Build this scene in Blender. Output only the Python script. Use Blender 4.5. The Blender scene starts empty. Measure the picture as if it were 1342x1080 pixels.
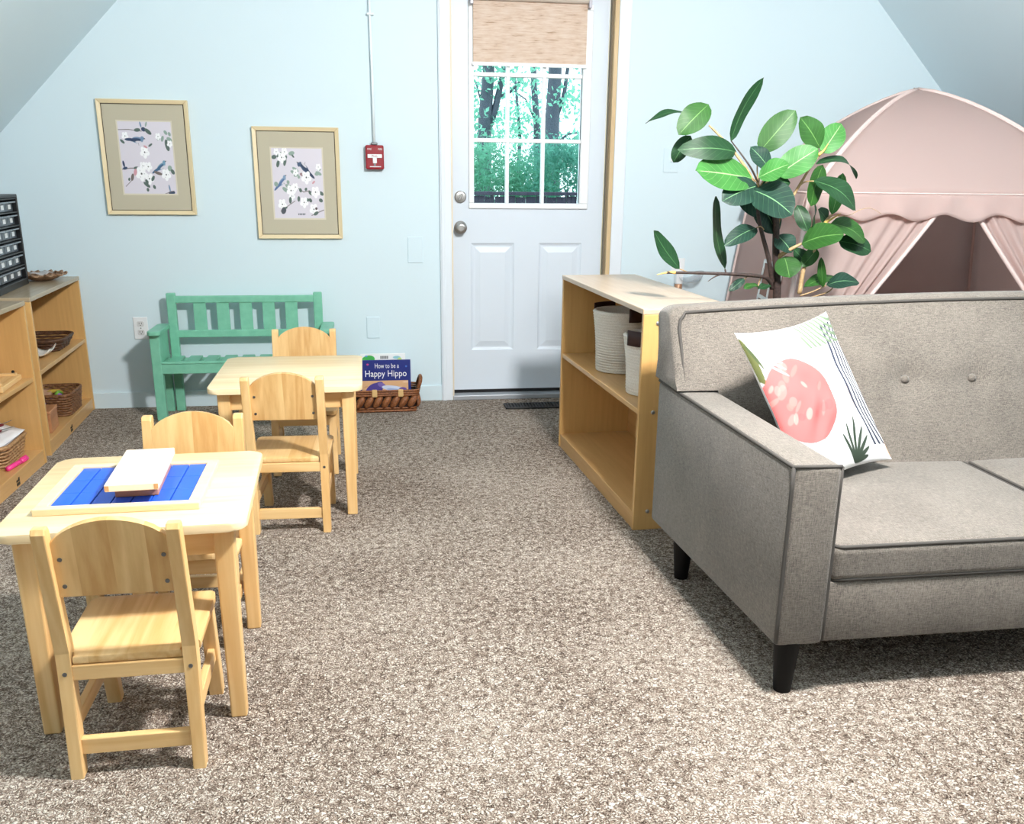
import bpy, bmesh, math, random
import numpy as np
from math import sin, cos, pi, radians, hypot, exp, sqrt
from mathutils import Vector, Matrix, Euler
random.seed(7)
S = bpy.context.scene
C = S.collection
R = radians

# ---------------------------------------------------------------- camera
cam_d = bpy.data.cameras.new('camera')
cam_d.sensor_width = 36.0
cam_d.lens = 1200.0 / 1342 * 36
cam_d.shift_y = (598.1 - 540) / 1342
cam_d.clip_start = 0.05
cam_d.clip_end = 200
cam = bpy.data.objects.new('camera', cam_d)
C.objects.link(cam)
P_, Y_, R_ = R(17.06), R(8.5), R(0.62)
_f = Vector((sin(Y_) * cos(P_), cos(Y_) * cos(P_), -sin(P_)))
_r = Vector((cos(Y_), -sin(Y_), 0))
_u = _r.cross(_f)
_r2 = _r * cos(R_) + _u * sin(R_)
_u2 = -_r * sin(R_) + _u * cos(R_)
_m = Matrix((_r2, _u2, -_f)).transposed().to_4x4()
_m.translation = (0, 0, 1.2)
cam.matrix_world = _m
S.camera = cam

# ---------------------------------------------------------------- world, exposure
w = bpy.data.worlds.new('overcast_sky')
S.world = w
w.use_nodes = True
bg = w.node_tree.nodes['Background']
bg.inputs[0].default_value = (0.80, 0.92, 1.0, 1)
bg.inputs[1].default_value = 3.2
S.view_settings.view_transform = 'Standard'
S.view_settings.look = 'None'
S.view_settings.gamma = 1
S.view_settings.use_curve_mapping = False
S.view_settings.exposure = 0.0
KEY_W = 425                     # watts of the ceiling light
D = 4.97                        # back wall plane

# ---------------------------------------------------------------- helpers
def srgb(r, g, b):
    return tuple(((c / 255) / 12.92 if c / 255 <= .04045 else ((c / 255 + .055) / 1.055) ** 2.4) for c in (r, g, b)) + (1.0,)

MATS = {}
def mat(name, col=(.8, .8, .8, 1), rough=.6, metal=0., spec=.5, build=None, **kw):
    if name in MATS:
        return MATS[name]
    m = bpy.data.materials.new(name)
    m.use_nodes = True
    nt = m.node_tree
    b = nt.nodes['Principled BSDF']
    b.inputs['Base Color'].default_value = col
    b.inputs['Roughness'].default_value = rough
    b.inputs['Metallic'].default_value = metal
    b.inputs['Specular IOR Level'].default_value = spec
    for k, v in kw.items():
        b.inputs[k.replace('_', ' ')].default_value = v
    if build:
        build(nt, b)
    MATS[name] = m
    return m

def N(nt, t, **kw):
    n = nt.nodes.new(t)
    for k, v in kw.items():
        if k[0] == 'i' and k[1:].isdigit():
            n.inputs[int(k[1:])].default_value = v
        else:
            setattr(n, k, v)
    return n

def ramp(nt, fac, stops, interp='LINEAR'):
    n = nt.nodes.new('ShaderNodeValToRGB')
    n.color_ramp.interpolation = interp
    els = n.color_ramp.elements
    while len(els) < len(stops):
        els.new(.5)
    for e, (p, c) in zip(els, stops):
        e.position = p
        e.color = c
    nt.links.new(fac, n.inputs[0])
    return n.outputs[0]

def coords(nt, scale=(1, 1, 1), kind='Object'):
    tc = nt.nodes.new('ShaderNodeTexCoord')
    mp = nt.nodes.new('ShaderNodeMapping')
    mp.inputs['Scale'].default_value = scale
    nt.links.new(tc.outputs[kind], mp.inputs[0])
    return mp.outputs[0]

def noise(nt, vec, scale, detail=2., rough=.5, dist=0.):
    n = nt.nodes.new('ShaderNodeTexNoise')
    n.inputs['Scale'].default_value = scale
    n.inputs['Detail'].default_value = detail
    n.inputs['Roughness'].default_value = rough
    n.inputs['Distortion'].default_value = dist
    nt.links.new(vec, n.inputs['Vector'])
    return n.outputs[0]

def bump(nt, b, h, strength=.3, dist=.002):
    n = nt.nodes.new('ShaderNodeBump')
    n.inputs['Strength'].default_value = strength
    n.inputs['Distance'].default_value = dist
    nt.links.new(h, n.inputs['Height'])
    nt.links.new(n.outputs[0], b.inputs['Normal'])

def mixc(nt, fac, a, b, blend='MIX'):
    n = nt.nodes.new('ShaderNodeMix')
    n.data_type = 'RGBA'
    n.blend_type = blend
    for s, v in ((n.inputs[0], fac), (n.inputs[6], a), (n.inputs[7], b)):
        if isinstance(v, (int, float, tuple)):
            s.default_value = v
        else:
            nt.links.new(v, s)
    return n.outputs[2]

def wood(name, c1, c2, axis, strip=None, rough=.42, fine=1.0):
    """pine or birch: grain runs along axis, optional glued strips across it"""
    def build(nt, b):
        L = nt.links
        sc = [9., 9., 9.]
        sc['xyz'.index(axis)] = .55
        v = coords(nt, tuple(sc))
        info = nt.nodes.new('ShaderNodeObjectInfo')
        off = nt.nodes.new('ShaderNodeVectorMath'); off.operation = 'SCALE'
        comb = nt.nodes.new('ShaderNodeCombineXYZ')
        for i in range(3):
            L.new(info.outputs['Random'], comb.inputs[i])
        L.new(comb.outputs[0], off.inputs[0]); off.inputs[3].default_value = 37.
        add = nt.nodes.new('ShaderNodeVectorMath'); add.operation = 'ADD'
        L.new(v, add.inputs[0]); L.new(off.outputs[0], add.inputs[1])
        vec = add.outputs[0]
        tone = None
        if strip:
            ax, wd = strip
            tc = nt.nodes.new('ShaderNodeTexCoord')
            sep = nt.nodes.new('ShaderNodeSeparateXYZ'); L.new(tc.outputs['Object'], sep.inputs[0])
            dv = N(nt, 'ShaderNodeMath', operation='DIVIDE', i1=wd); L.new(sep.outputs['xyz'.index(ax)], dv.inputs[0])
            fl = N(nt, 'ShaderNodeMath', operation='FLOOR'); L.new(dv.outputs[0], fl.inputs[0])
            sm = N(nt, 'ShaderNodeMath', operation='ADD'); L.new(fl.outputs[0], sm.inputs[0])
            r7 = N(nt, 'ShaderNodeMath', operation='MULTIPLY', i1=13.); L.new(info.outputs['Random'], r7.inputs[0])
            L.new(r7.outputs[0], sm.inputs[1])
            wn = nt.nodes.new('ShaderNodeTexWhiteNoise'); wn.noise_dimensions = '1D'
            L.new(sm.outputs[0], wn.inputs['W'])
            sc2 = nt.nodes.new('ShaderNodeVectorMath'); sc2.operation = 'SCALE'; sc2.inputs[3].default_value = 20.
            L.new(wn.outputs['Color'], sc2.inputs[0])
            ad2 = nt.nodes.new('ShaderNodeVectorMath'); ad2.operation = 'ADD'
            L.new(vec, ad2.inputs[0]); L.new(sc2.outputs[0], ad2.inputs[1])
            vec = ad2.outputs[0]
            tone = wn.outputs['Value']
        n1 = noise(nt, vec, 1.3, 2., .5, .6)
        wv = N(nt, 'ShaderNodeMath', operation='MULTIPLY', i1=26.); L.new(n1, wv.inputs[0])
        sn = N(nt, 'ShaderNodeMath', operation='SINE'); L.new(wv.outputs[0], sn.inputs[0])
        h = N(nt, 'ShaderNodeMath', operation='MULTIPLY_ADD', i1=.3, i2=.5); L.new(sn.outputs[0], h.inputs[0])
        n2 = noise(nt, vec, 9., 3., .6)
        md = N(nt, 'ShaderNodeMath', operation='MULTIPLY', i1=.55); L.new(n2, md.inputs[0])
        ml = N(nt, 'ShaderNodeMath', operation='MULTIPLY_ADD', i1=.45 * fine); L.new(h.outputs[0], ml.inputs[0]); L.new(md.outputs[0], ml.inputs[2])
        fac = ml.outputs[0]
        if tone:
            t2 = N(nt, 'ShaderNodeMath', operation='MULTIPLY_ADD', i1=.4, i2=-.2); L.new(tone, t2.inputs[0])
            sm2 = N(nt, 'ShaderNodeMath', operation='ADD'); L.new(fac, sm2.inputs[0]); L.new(t2.outputs[0], sm2.inputs[1])
            fac = sm2.outputs[0]
        col = ramp(nt, fac, [(.2, c1), (.78, c2)])
        L.new(col, b.inputs['Base Color'])
        bump(nt, b, fac, .08, .001)
    return mat(name, c1, rough, build=build)

def MBM():
    return bmesh.new()

def obj(name, bm, m, parent=None, smooth=False, loc=None, rot=None):
    me = bpy.data.meshes.new(name)
    if isinstance(bm, bmesh.types.BMesh):
        bmesh.ops.recalc_face_normals(bm, faces=bm.faces[:])
        bm.to_mesh(me); bm.free()
    else:
        me = bm
    if m:
        me.materials.append(m)
    if smooth:
        me.polygons.foreach_set('use_smooth', [True] * len(me.polygons))
        if smooth == 'auto':
            try:
                me.set_sharp_from_angle(angle=R(40))
            except Exception:
                pass
    o = bpy.data.objects.new(name, me)
    C.objects.link(o)
    if parent:
        o.parent = parent
    if loc is not None:
        o.location = loc
    if rot is not None:
        o.rotation_euler = rot
    return o

def tag(o, label=None, cat=None, group=None, kind=None):
    if label: o['label'] = label
    if cat: o['category'] = cat
    if group: o['group'] = group
    if kind: o['kind'] = kind
    return o

def thing(name, label, cat, loc=(0, 0, 0), rz=0., group=None):
    o = bpy.data.objects.new(name, None)
    o.empty_display_size = .1
    C.objects.link(o)
    o.location = loc
    o.rotation_euler = (0, 0, rz)
    return tag(o, label, cat, group)

def struct(name, bm, m, parent=None, smooth=False):
    o = obj(name, bm, m, parent, smooth)
    if not parent:
        o['kind'] = 'structure'
    return o

def hexa(bm, pts, bev=0., seg=2):
    """8 points: bottom ring 0-3, top ring 4-7"""
    vs = [bm.verts.new(p) for p in pts]
    fs = [bm.faces.new([vs[i] for i in q]) for q in ((3, 2, 1, 0), (4, 5, 6, 7), (0, 1, 5, 4), (1, 2, 6, 5), (2, 3, 7, 6), (3, 0, 4, 7))]
    if bev > 0:
        es = list({e for f in fs for e in f.edges})
        bmesh.ops.bevel(bm, geom=es, offset=bev, segments=seg, profile=.5, affect='EDGES', clamp_overlap=True)

def box(bm, x0, x1, y0, y1, z0, z1, bev=0., seg=2, M=None):
    pts = [Vector(p) for p in ((x0, y0, z0), (x1, y0, z0), (x1, y1, z0), (x0, y1, z0), (x0, y0, z1), (x1, y0, z1), (x1, y1, z1), (x0, y1, z1))]
    if M is not None:
        pts = [M @ p for p in pts]
    hexa(bm, pts, bev, seg)

def bx(*a, **k):
    bm = MBM(); box(bm, *a, **k); return bm

def bar(bm, a, b, wx, wy, bev=0., up=(0, 1, 0), w2=None):
    """rectangular bar from a to b; wx across, wy along 'up' direction"""
    a, b = Vector(a), Vector(b)
    d = (b - a).normalized(); u = Vector(up); s = d.cross(u).normalized(); u = s.cross(d).normalized()
    w2 = w2 or (wx, wy)
    p = []
    for q, (p1, p2) in ((a, (wx, wy)), (b, w2)):
        p += [q - s * p1 / 2 - u * p2 / 2, q + s * p1 / 2 - u * p2 / 2, q + s * p1 / 2 + u * p2 / 2, q - s * p1 / 2 + u * p2 / 2]
    hexa(bm, p, bev)

def prism(bm, poly, z0, z1, M=None, bev=0.):
    M = M or Matrix.Identity(4)
    lo = [bm.verts.new(M @ Vector((x, y, z0))) for x, y in poly]
    hi = [bm.verts.new(M @ Vector((x, y, z1))) for x, y in poly]
    fs = [bm.faces.new(lo[::-1]), bm.faces.new(hi)]
    n = len(poly)
    for i in range(n):
        bm.faces.new((lo[i], lo[(i + 1) % n], hi[(i + 1) % n], hi[i]))
    if bev:
        es = list(set(fs[0].edges) | set(fs[1].edges))
        bmesh.ops.bevel(bm, geom=es, offset=bev, segments=2, profile=.5, affect='EDGES')

def rrect(x0, x1, y0, y1, r, n=5):
    p = []
    for cx, cy, a0 in ((x1 - r, y1 - r, 0), (x0 + r, y1 - r, 90), (x0 + r, y0 + r, 180), (x1 - r, y0 + r, 270)):
        for i in range(n + 1):
            a = R(a0 + 90 * i / n); p.append((cx + r * cos(a), cy + r * sin(a)))
    return p

def tube(bm, pts, rad, sides=8, closed=False, cap=True):
    pts = [Vector(p) for p in pts]
    n = len(pts)
    rads = rad if isinstance(rad, (list, tuple)) else [rad] * n
    prev = None; rings = []
    for i, p in enumerate(pts):
        if closed:
            t = pts[(i + 1) % n] - pts[i - 1]
        else:
            t = pts[min(i + 1, n - 1)] - pts[max(i - 1, 0)]
        t = t.normalized() if t.length > 1e-9 else Vector((0, 0, 1))
        if prev is None:
            a = Vector((0, 0, 1)) if abs(t.z) < .9 else Vector((1, 0, 0))
            s = t.cross(a).normalized()
        else:
            s = (prev - t * prev.dot(t))
            s = s.normalized() if s.length > 1e-6 else t.orthogonal().normalized()
        prev = s
        q = t.cross(s)
        rings.append([bm.verts.new(p + (s * cos(2 * pi * k / sides) + q * sin(2 * pi * k / sides)) * rads[i]) for k in range(sides)])
    for i in range(n if closed else n - 1):
        a, b = rings[i], rings[(i + 1) % n]
        for k in range(sides):
            bm.faces.new((a[k], a[(k + 1) % sides], b[(k + 1) % sides], b[k]))
    if cap and not closed:
        bm.faces.new(rings[0][::-1]); bm.faces.new(rings[-1])

def lathe(bm, prof, seg=24, M=None, cap=True):
    M = M or Matrix.Identity(4)
    rings = []
    for r, z in prof:
        rings.append([bm.verts.new(M @ Vector((max(r, 1e-5) * cos(2 * pi * k / seg), max(r, 1e-5) * sin(2 * pi * k / seg), z))) for k in range(seg)])
    for a, b in zip(rings, rings[1:]):
        for k in range(seg):
            bm.faces.new((a[k], a[(k + 1) % seg], b[(k + 1) % seg], b[k]))
    if cap:
        bm.faces.new(rings[0][::-1]); bm.faces.new(rings[-1])

def grid(bm, f, nu, nv, closed_u=False):
    vs = [[bm.verts.new(f(i / nu, j / nv)) for i in range(nu + (0 if closed_u else 1))] for j in range(nv + 1)]
    m = len(vs[0])
    for j in range(nv):
        for i in range(nu):
            bm.faces.new((vs[j][i], vs[j][(i + 1) % m], vs[j + 1][(i + 1) % m], vs[j + 1][i]))
    return vs

def solid(o, t, off=0.):
    md = o.modifiers.new('thickness', 'SOLIDIFY'); md.thickness = t; md.offset = off
    return o

def rbox(bm, x0, x1, y0, y1, z0, z1, r, n=10, puff=0., nx=None):
    c = Vector(((x0 + x1) / 2, (y0 + y1) / 2, (z0 + z1) / 2)); h = Vector(((x1 - x0) / 2, (y1 - y0) / 2, (z1 - z0) / 2))
    cnt = [nx or max(6, n), n, max(4, n // 2)]
    cache = {}
    def put(p):
        q = Vector([max(-(h[i] - r), min(h[i] - r, p[i])) for i in range(3)])
        d = p - q
        if d.length > 1e-9:
            p = q + d.normalized() * r
        if puff:
            p = p.copy(); p.z += puff * (1 - (p.x / h.x) ** 2) * (1 - (p.y / h.y) ** 2) * (1 if p.z > 0 else 0)
        k = tuple(round(v, 5) for v in p)
        if k not in cache:
            cache[k] = bm.verts.new(c + p)
        return cache[k]
    def ts(i):
        m = cnt[i]; a = [-1 + 2 * k / m for k in range(m + 1)]
        e = r / h[i]
        extra = [s * (1 - e * t) for s in (-1, 1) for t in (.0, .15, .4, .7, 1.)]
        a = sorted({round(v, 5) for v in a + extra if -1 <= v <= 1})
        return a
    for ax in range(3):
        u, v = (ax + 1) % 3, (ax + 2) % 3
        tu, tv = ts(u), ts(v)
        for s in (-1, 1):
            for i in range(len(tu) - 1):
                for j in range(len(tv) - 1):
                    q = []
                    for a, b in ((i, j), (i + 1, j), (i + 1, j + 1), (i, j + 1)):
                        p = Vector((0, 0, 0)); p[ax] = s * h[ax]; p[u] = tu[a] * h[u]; p[v] = tv[b] * h[v]
                        q.append(put(p))
                    q2 = []
                    for e in q:
                        if e not in q2: q2.append(e)
                    if len(q2) >= 3:
                        try: bm.faces.new(q2 if s > 0 else q2[::-1])
                        except ValueError: pass

def text_mesh(txt, size, align='CENTER'):
    cu = bpy.data.curves.new('lettering', 'FONT')
    cu.body = txt; cu.size = size; cu.align_x = align; cu.align_y = 'CENTER'; cu.extrude = .0004; cu.resolution_u = 3
    o = bpy.data.objects.new('lettering', cu); C.objects.link(o)
    dg = bpy.context.evaluated_depsgraph_get()
    me = bpy.data.meshes.new_from_object(o.evaluated_get(dg))
    bpy.data.objects.remove(o)
    return me

def copy_tree(o, parent=None):
    c = o.copy(); C.objects.link(c); c.parent = parent
    for ch in [k for k in o.children]:
        copy_tree(ch, c)
    return c

# ---- flat print painted as colour attribute on a fine grid (pattern colours only)
class Canvas:
    def __init__(s, w, h, nx, ny, base):
        s.w, s.h, s.nx, s.ny = w, h, nx, ny
        s.x, s.y = np.meshgrid(np.linspace(0, w, nx), np.linspace(0, h, ny))
        s.c = np.ones((ny, nx, 4)); s.c[:] = srgb(*base)
        s.px = w / nx
    def put(s, d, col, a=1.):
        m = (np.clip(.5 - d / s.px, 0, 1) * a)[..., None]
        s.c = s.c * (1 - m) + np.array(srgb(*col)) * m
    def ell(s, cx, cy, rx, ry, ang, col, a=1.):
        t = radians(ang); u = (s.x - cx) * cos(t) + (s.y - cy) * sin(t); v = -(s.x - cx) * sin(t) + (s.y - cy) * cos(t)
        q = np.sqrt((u / rx) ** 2 + (v / ry) ** 2)
        s.put((q - 1) * min(rx, ry), col, a)
    def line(s, pts, wd, col, a=1.):
        for (x0, y0), (x1, y1) in zip(pts, pts[1:]):
            dx, dy = x1 - x0, y1 - y0; l = dx * dx + dy * dy + 1e-12
            t = np.clip(((s.x - x0) * dx + (s.y - y0) * dy) / l, 0, 1)
            s.put(np.hypot(s.x - x0 - t * dx, s.y - y0 - t * dy) - wd / 2, col, a)
    def leaf(s, x0, y0, x1, y1, wd, col, a=1.):
        dx, dy = x1 - x0, y1 - y0; l = hypot(dx, dy)
        t = ((s.x - x0) * dx + (s.y - y0) * dy) / l / l; n = (-(s.x - x0) * dy + (s.y - y0) * dx) / l
        d = np.abs(n) - wd / 2 * np.sqrt(np.clip(4 * t * (1 - t), 0, 1)); d = np.where((t < 0) | (t > 1), 1., d)
        s.put(d, col, a)
    def mesh(s, name, place):
        P = place(s.x, s.y).reshape(-1, 3)
        idx = np.arange(s.nx * s.ny).reshape(s.ny, s.nx)
        f = np.stack([idx[:-1, :-1], idx[:-1, 1:], idx[1:, 1:], idx[1:, :-1]], -1).reshape(-1, 4)
        me = bpy.data.meshes.new(name)
        me.from_pydata(P.tolist(), [], f.tolist())
        at = me.color_attributes.new('print', 'FLOAT_COLOR', 'POINT')
        at.data.foreach_set('color', s.c.reshape(-1).astype(np.float32))
        return me

def print_mat(name, rough=.6, fabric=False):
    def build(nt, b):
        a = nt.nodes.new('ShaderNodeAttribute'); a.attribute_name = 'print'
        nt.links.new(a.outputs['Color'], b.inputs['Base Color'])
        if fabric:
            bump(nt, b, noise(nt, coords(nt), 700, 2.), .15, .001)
    return mat(name, rough=rough, build=build)

# ---------------------------------------------------------------- materials
def wall_build(nt, b):
    v = coords(nt)
    bump(nt, b, noise(nt, v, 90, 3., .6), .06, .002)
M_WALL = mat('pale_blue_paint', srgb(213, 230, 237), .55, build=wall_build, spec=.3)
M_TRIM = mat('white_trim_paint', srgb(226, 233, 240), .4, spec=.4)
M_DOOR = mat('white_door_paint', srgb(215, 224, 234), .42, spec=.4)
M_CEIL = mat('pale_ceiling_paint', srgb(198, 214, 222), .7)
M_WHITE = mat('white_plastic', srgb(236, 238, 240), .35)
M_PLATE = mat('painted_plate', srgb(212, 230, 238), .4)
M_BLACK = mat('black_plastic', srgb(18, 19, 22), .4)
M_DARKLEG = mat('black_stained_leg', srgb(8, 7, 7), .6, spec=.2)
M_CHROME = mat('brushed_nickel', srgb(170, 168, 166), .3, .8)
M_STEEL = mat('grey_metal', srgb(120, 122, 124), .4, .9)
M_DARK = mat('dark_gap', srgb(14, 14, 16), .8)
PINE1, PINE2 = srgb(234, 198, 142), srgb(210, 163, 102)
W_PX = wood('pine_grain_x', PINE1, PINE2, 'x')
W_PY = wood('pine_grain_y', PINE1, PINE2, 'y')
W_PZ = wood('pine_grain_z', PINE1, PINE2, 'z')
W_TOP = wood('pine_table_top', srgb(244, 221, 180), srgb(228, 198, 148), 'x', ('y', .055), .38)
W_SEAT = wood('pine_seat_boards', srgb(234, 200, 146), srgb(206, 160, 98), 'y', ('x', .075))
W_BACK = wood('pine_back_boards', srgb(228, 190, 132), srgb(198, 150, 90), 'z', ('x', .066))
W_BIRCH = wood('birch_ply', srgb(214, 170, 112), srgb(194, 146, 90), 'y', None, .35, .5)
W_BIRCHZ = wood('birch_ply_upright', srgb(216, 172, 110), srgb(196, 150, 90), 'z', None, .35, .5)
W_BIRCHL = wood('pale_birch_top', srgb(214, 190, 164), srgb(190, 162, 134), 'y', None, .3, .6)
W_EDGE = mat('ply_edge', srgb(196, 170, 140), .5)

def carpet_build(nt, b):
    L = nt.links
    v = coords(nt, (1, 1, 1))
    n1 = noise(nt, v, 105, 2.5, .62, .5)
    d = N(nt, 'ShaderNodeMath', operation='SUBTRACT', i1=.5); L.new(n1, d.inputs[0])
    ab = N(nt, 'ShaderNodeMath', operation='ABSOLUTE'); L.new(d.outputs[0], ab.inputs[0])
    n2 = noise(nt, v, 230, 2., .6)
    n3 = noise(nt, v, 45, 2., .6)
    n4 = noise(nt, v, 1.6, 2.)
    t = N(nt, 'ShaderNodeMath', operation='MULTIPLY_ADD', i1=.22, i2=-.11); L.new(n2, t.inputs[0])
    t2 = N(nt, 'ShaderNodeMath', operation='MULTIPLY_ADD', i1=.20, i2=-.10); L.new(n3, t2.inputs[0])
    t3 = N(nt, 'ShaderNodeMath', operation='MULTIPLY_ADD', i1=.10, i2=-.05); L.new(n4, t3.inputs[0])
    s1 = N(nt, 'ShaderNodeMath', operation='ADD'); L.new(ab.outputs[0], s1.inputs[0]); L.new(t.outputs[0], s1.inputs[1])
    s2 = N(nt, 'ShaderNodeMath', operation='ADD'); L.new(s1.outputs[0], s2.inputs[0]); L.new(t2.outputs[0], s2.inputs[1])
    s3 = N(nt, 'ShaderNodeMath', operation='ADD'); L.new(s2.outputs[0], s3.inputs[0]); L.new(t3.outputs[0], s3.inputs[1])
    sh = N(nt, 'ShaderNodeMath', operation='ADD', i1=.2); L.new(s3.outputs[0], sh.inputs[0])
    f = sh.outputs[0]
    col = ramp(nt, f, [(.145, srgb(30, 23, 19)), (.20, srgb(108, 92, 81)), (.265, srgb(174, 157, 142)), (.35, srgb(234, 224, 211))])
    L.new(col, b.inputs['Base Color'])
    bump(nt, b, f, 1., .03)
M_CARPET = mat('speckled_carpet', (.4, .35, .3, 1), .95, spec=.1, build=carpet_build)

def fabric_build(c1, c2, sc=520):
    def build(nt, b):
        L = nt.links
        h = noise(nt, coords(nt, (.12, 1, 1)), sc, 2., .6)
        k = noise(nt, coords(nt, (1, 1, .12)), sc, 2., .6)
        g = noise(nt, coords(nt, (1, .12, 1)), sc, 2., .6)
        big = noise(nt, coords(nt), 6, 2.)
        s = N(nt, 'ShaderNodeMath', operation='ADD'); L.new(h, s.inputs[0]); L.new(k, s.inputs[1])
        s1 = N(nt, 'ShaderNodeMath', operation='ADD'); L.new(s.outputs[0], s1.inputs[0]); L.new(g, s1.inputs[1])
        s2 = N(nt, 'ShaderNodeMath', operation='MULTIPLY_ADD', i1=.31); L.new(s1.outputs[0], s2.inputs[0])
        s3 = N(nt, 'ShaderNodeMath', operation='MULTIPLY_ADD', i1=.12, i2=-.04); L.new(big, s3.inputs[0]); L.new(s3.outputs[0], s2.inputs[2])
        L.new(ramp(nt, s2.outputs[0], [(.36, c1), (.62, c2)]), b.inputs['Base Color'])
        bump(nt, b, s2.outputs[0], .5, .003)
    return build
M_SOFA = mat('taupe_linen', (.3, .28, .26, 1), .85, spec=.2, build=fabric_build(srgb(74, 68, 62), srgb(136, 128, 119)), Sheen_Weight=.25)
M_PIPE = mat('sofa_piping', srgb(70, 66, 62), .85)

# ================================================================= ROOM
struct('floor', bx(-2.3, 4.0, -4.4, 5.2, -.08, 0), M_CARPET)
OX0, OX1, OZ = .408, 1.262, 2.125
bm = MBM()
box(bm, -2.3, OX0, D, D + .16, 0, 4.0); box(bm, OX1, 4.0, D, D + .16, 0, 4.0); box(bm, OX0, OX1, D, D + .16, OZ, 4.0)
struct('wall_back', bm, M_WALL)
struct('wall_left', bx(-2.2, -2.08, -4.4, D, 0, 1.12), M_WALL)
struct('wall_right', bx(3.72, 3.84, -4.4, D, 0, 1.12), M_WALL)
struct('wall_front', bx(-2.3, 4.0, -4.5, -4.4, 0, 2.6), M_WALL)
ZC = 2.42
def slope(name, xa, za, xb, zb, nx, nz):
    bm = MBM(); t = .1
    hexa(bm, [(xa, -4.4, za), (xb, -4.4, zb), (xb, D, zb), (xa, D, za), (xa + nx * t, -4.4, za + nz * t), (xb + nx * t, -4.4, zb + nz * t), (xb + nx * t, D, zb + nz * t), (xa + nx * t, D, za + nz * t)])
    struct(name, bm, M_WALL)
slope('wall_slope_left', -2.13, 1.0, ZC - 3.13, ZC, -.707, .707)
slope('wall_slope_right', 3.78, .98, 4.76 - ZC, ZC, .707, .707)
struct('ceiling', bx(ZC - 3.2, 4.83 - ZC, -4.4, D, ZC, ZC + .1), M_CEIL)
bm = MBM()
box(bm, -2.08, .345, D - .013, D, 0, .085, .003)
struct('baseboard_back', bm, M_WALL)
struct('baseboard_right', bx(1.335, 3.72, D - .013, D, 0, .085, bev=.003), M_WALL)
bm = MBM()
box(bm, .345, .4055, D - .018, D, 0, 2.16, .004); box(bm, .352, .372, D - .024, D - .017, 0, 2.16, .003)
struct('trim_1', bm, M_TRIM)
struct('trim_2', bx(1.268, 1.333, D - .018, D, 0, 2.16, bev=.004), M_TRIM)
struct('trim_3', bx(.345, 1.333, D - .018, D, 2.13, 2.2, bev=.004), M_TRIM)

# ---- door
JAMB = wood('honey_jamb_wood', srgb(214, 188, 146), srgb(190, 160, 116), 'z')
DY = D + .055
door = thing('door_1', None, None); door['kind'] = 'structure'; door['label'] = 'white half-glazed exterior door in the blue wall'
KX, KZ = 1.007, 1.007
def dx(x): return x * KX
def dz(z): return 1.2 + (z - 1.2) * KZ
bm = MBM()
DX0, DX1, DZ0, DZ1 = .418, 1.232, .042, 2.10
gx0, gx1, gz0, gz1 = dx(.528), dx(1.092), dz(1.058), dz(2.0)
pz0, pz1 = dz(.273), dz(.852)
panels = [(dx(.511), dx(.746)), (dx(.88), dx(1.115))]
xs = sorted([DX0, DX1, gx0, gx1] + [p for q in panels for p in q]); zs = sorted([DZ0, DZ1, gz0, gz1, pz0, pz1])
for i in range(len(xs) - 1):
    for j in range(len(zs) - 1):
        xm, zm = (xs[i] + xs[i + 1]) / 2, (zs[j] + zs[j + 1]) / 2
        if gx0 < xm < gx1 and gz0 < zm < gz1: continue
        if pz0 < zm < pz1 and any(a < xm < b for a, b in panels): continue
        box(bm, xs[i], xs[i + 1], DY, DY + .042, zs[j], zs[j + 1])
bmesh.ops.remove_doubles(bm, verts=bm.verts[:], dist=1e-5)
obj('slab', bm, M_DOOR, door)
for a, b in panels:       # embossed panels: recessed bevel then raised field
    bm = MBM()
    def ring(o, y): return [(a + o, y, pz0 + o), (b - o, y, pz0 + o), (b - o, y, pz1 - o), (a + o, y, pz1 - o)]
    rs = [ring(0, DY), ring(.006, DY + .005), ring(.014, DY + .008), ring(.022, DY + .008), ring(.050, DY + .001), ring(.052, DY + .001)]
    vr = [[bm.verts.new(p) for p in r_] for r_ in rs]
    for p, q in zip(vr, vr[1:]):
        for k in range(4): bm.faces.new((p[k], p[(k + 1) % 4], q[(k + 1) % 4], q[k]))
    bm.faces.new(vr[-1])
    back = [bm.verts.new((x, DY + .03, z)) for x, _, z in ring(0, 0)]
    bm.faces.new(back)
    for k in range(4): bm.faces.new((vr[0][k], vr[0][(k + 1) % 4], back[(k + 1) % 4], back[k]))
    obj('raised_panel', bm, M_DOOR, door)
bm = MBM()
fw = .028
for (x0, x1, z0, z1) in ((gx0 - fw, gx1 + fw + .02, gz0 - fw, gz0), (gx0 - fw, gx1 + fw + .02, gz1, gz1 + fw), (gx0 - fw, gx0, gz0, gz1), (gx1, gx1 + fw + .02, gz0, gz1)):
    box(bm, x0, x1, DY - .014, DY + .03, z0, z1, .005)
lite = obj('glazing_frame', bm, M_WHITE, door)
mx = [dx(.704), dx(.893)]; mz = [dz(1.373), dz(1.690)]
for x in mx: obj('muntin', bx(x - .009, x + .009, DY - .004, DY + .03, gz0, gz1, bev=.003), M_WHITE, lite)
for z in mz: obj('muntin', bx(gx0, gx1, DY - .003, DY + .029, z - .010, z + .010, bev=.003), M_WHITE, lite)
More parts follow.
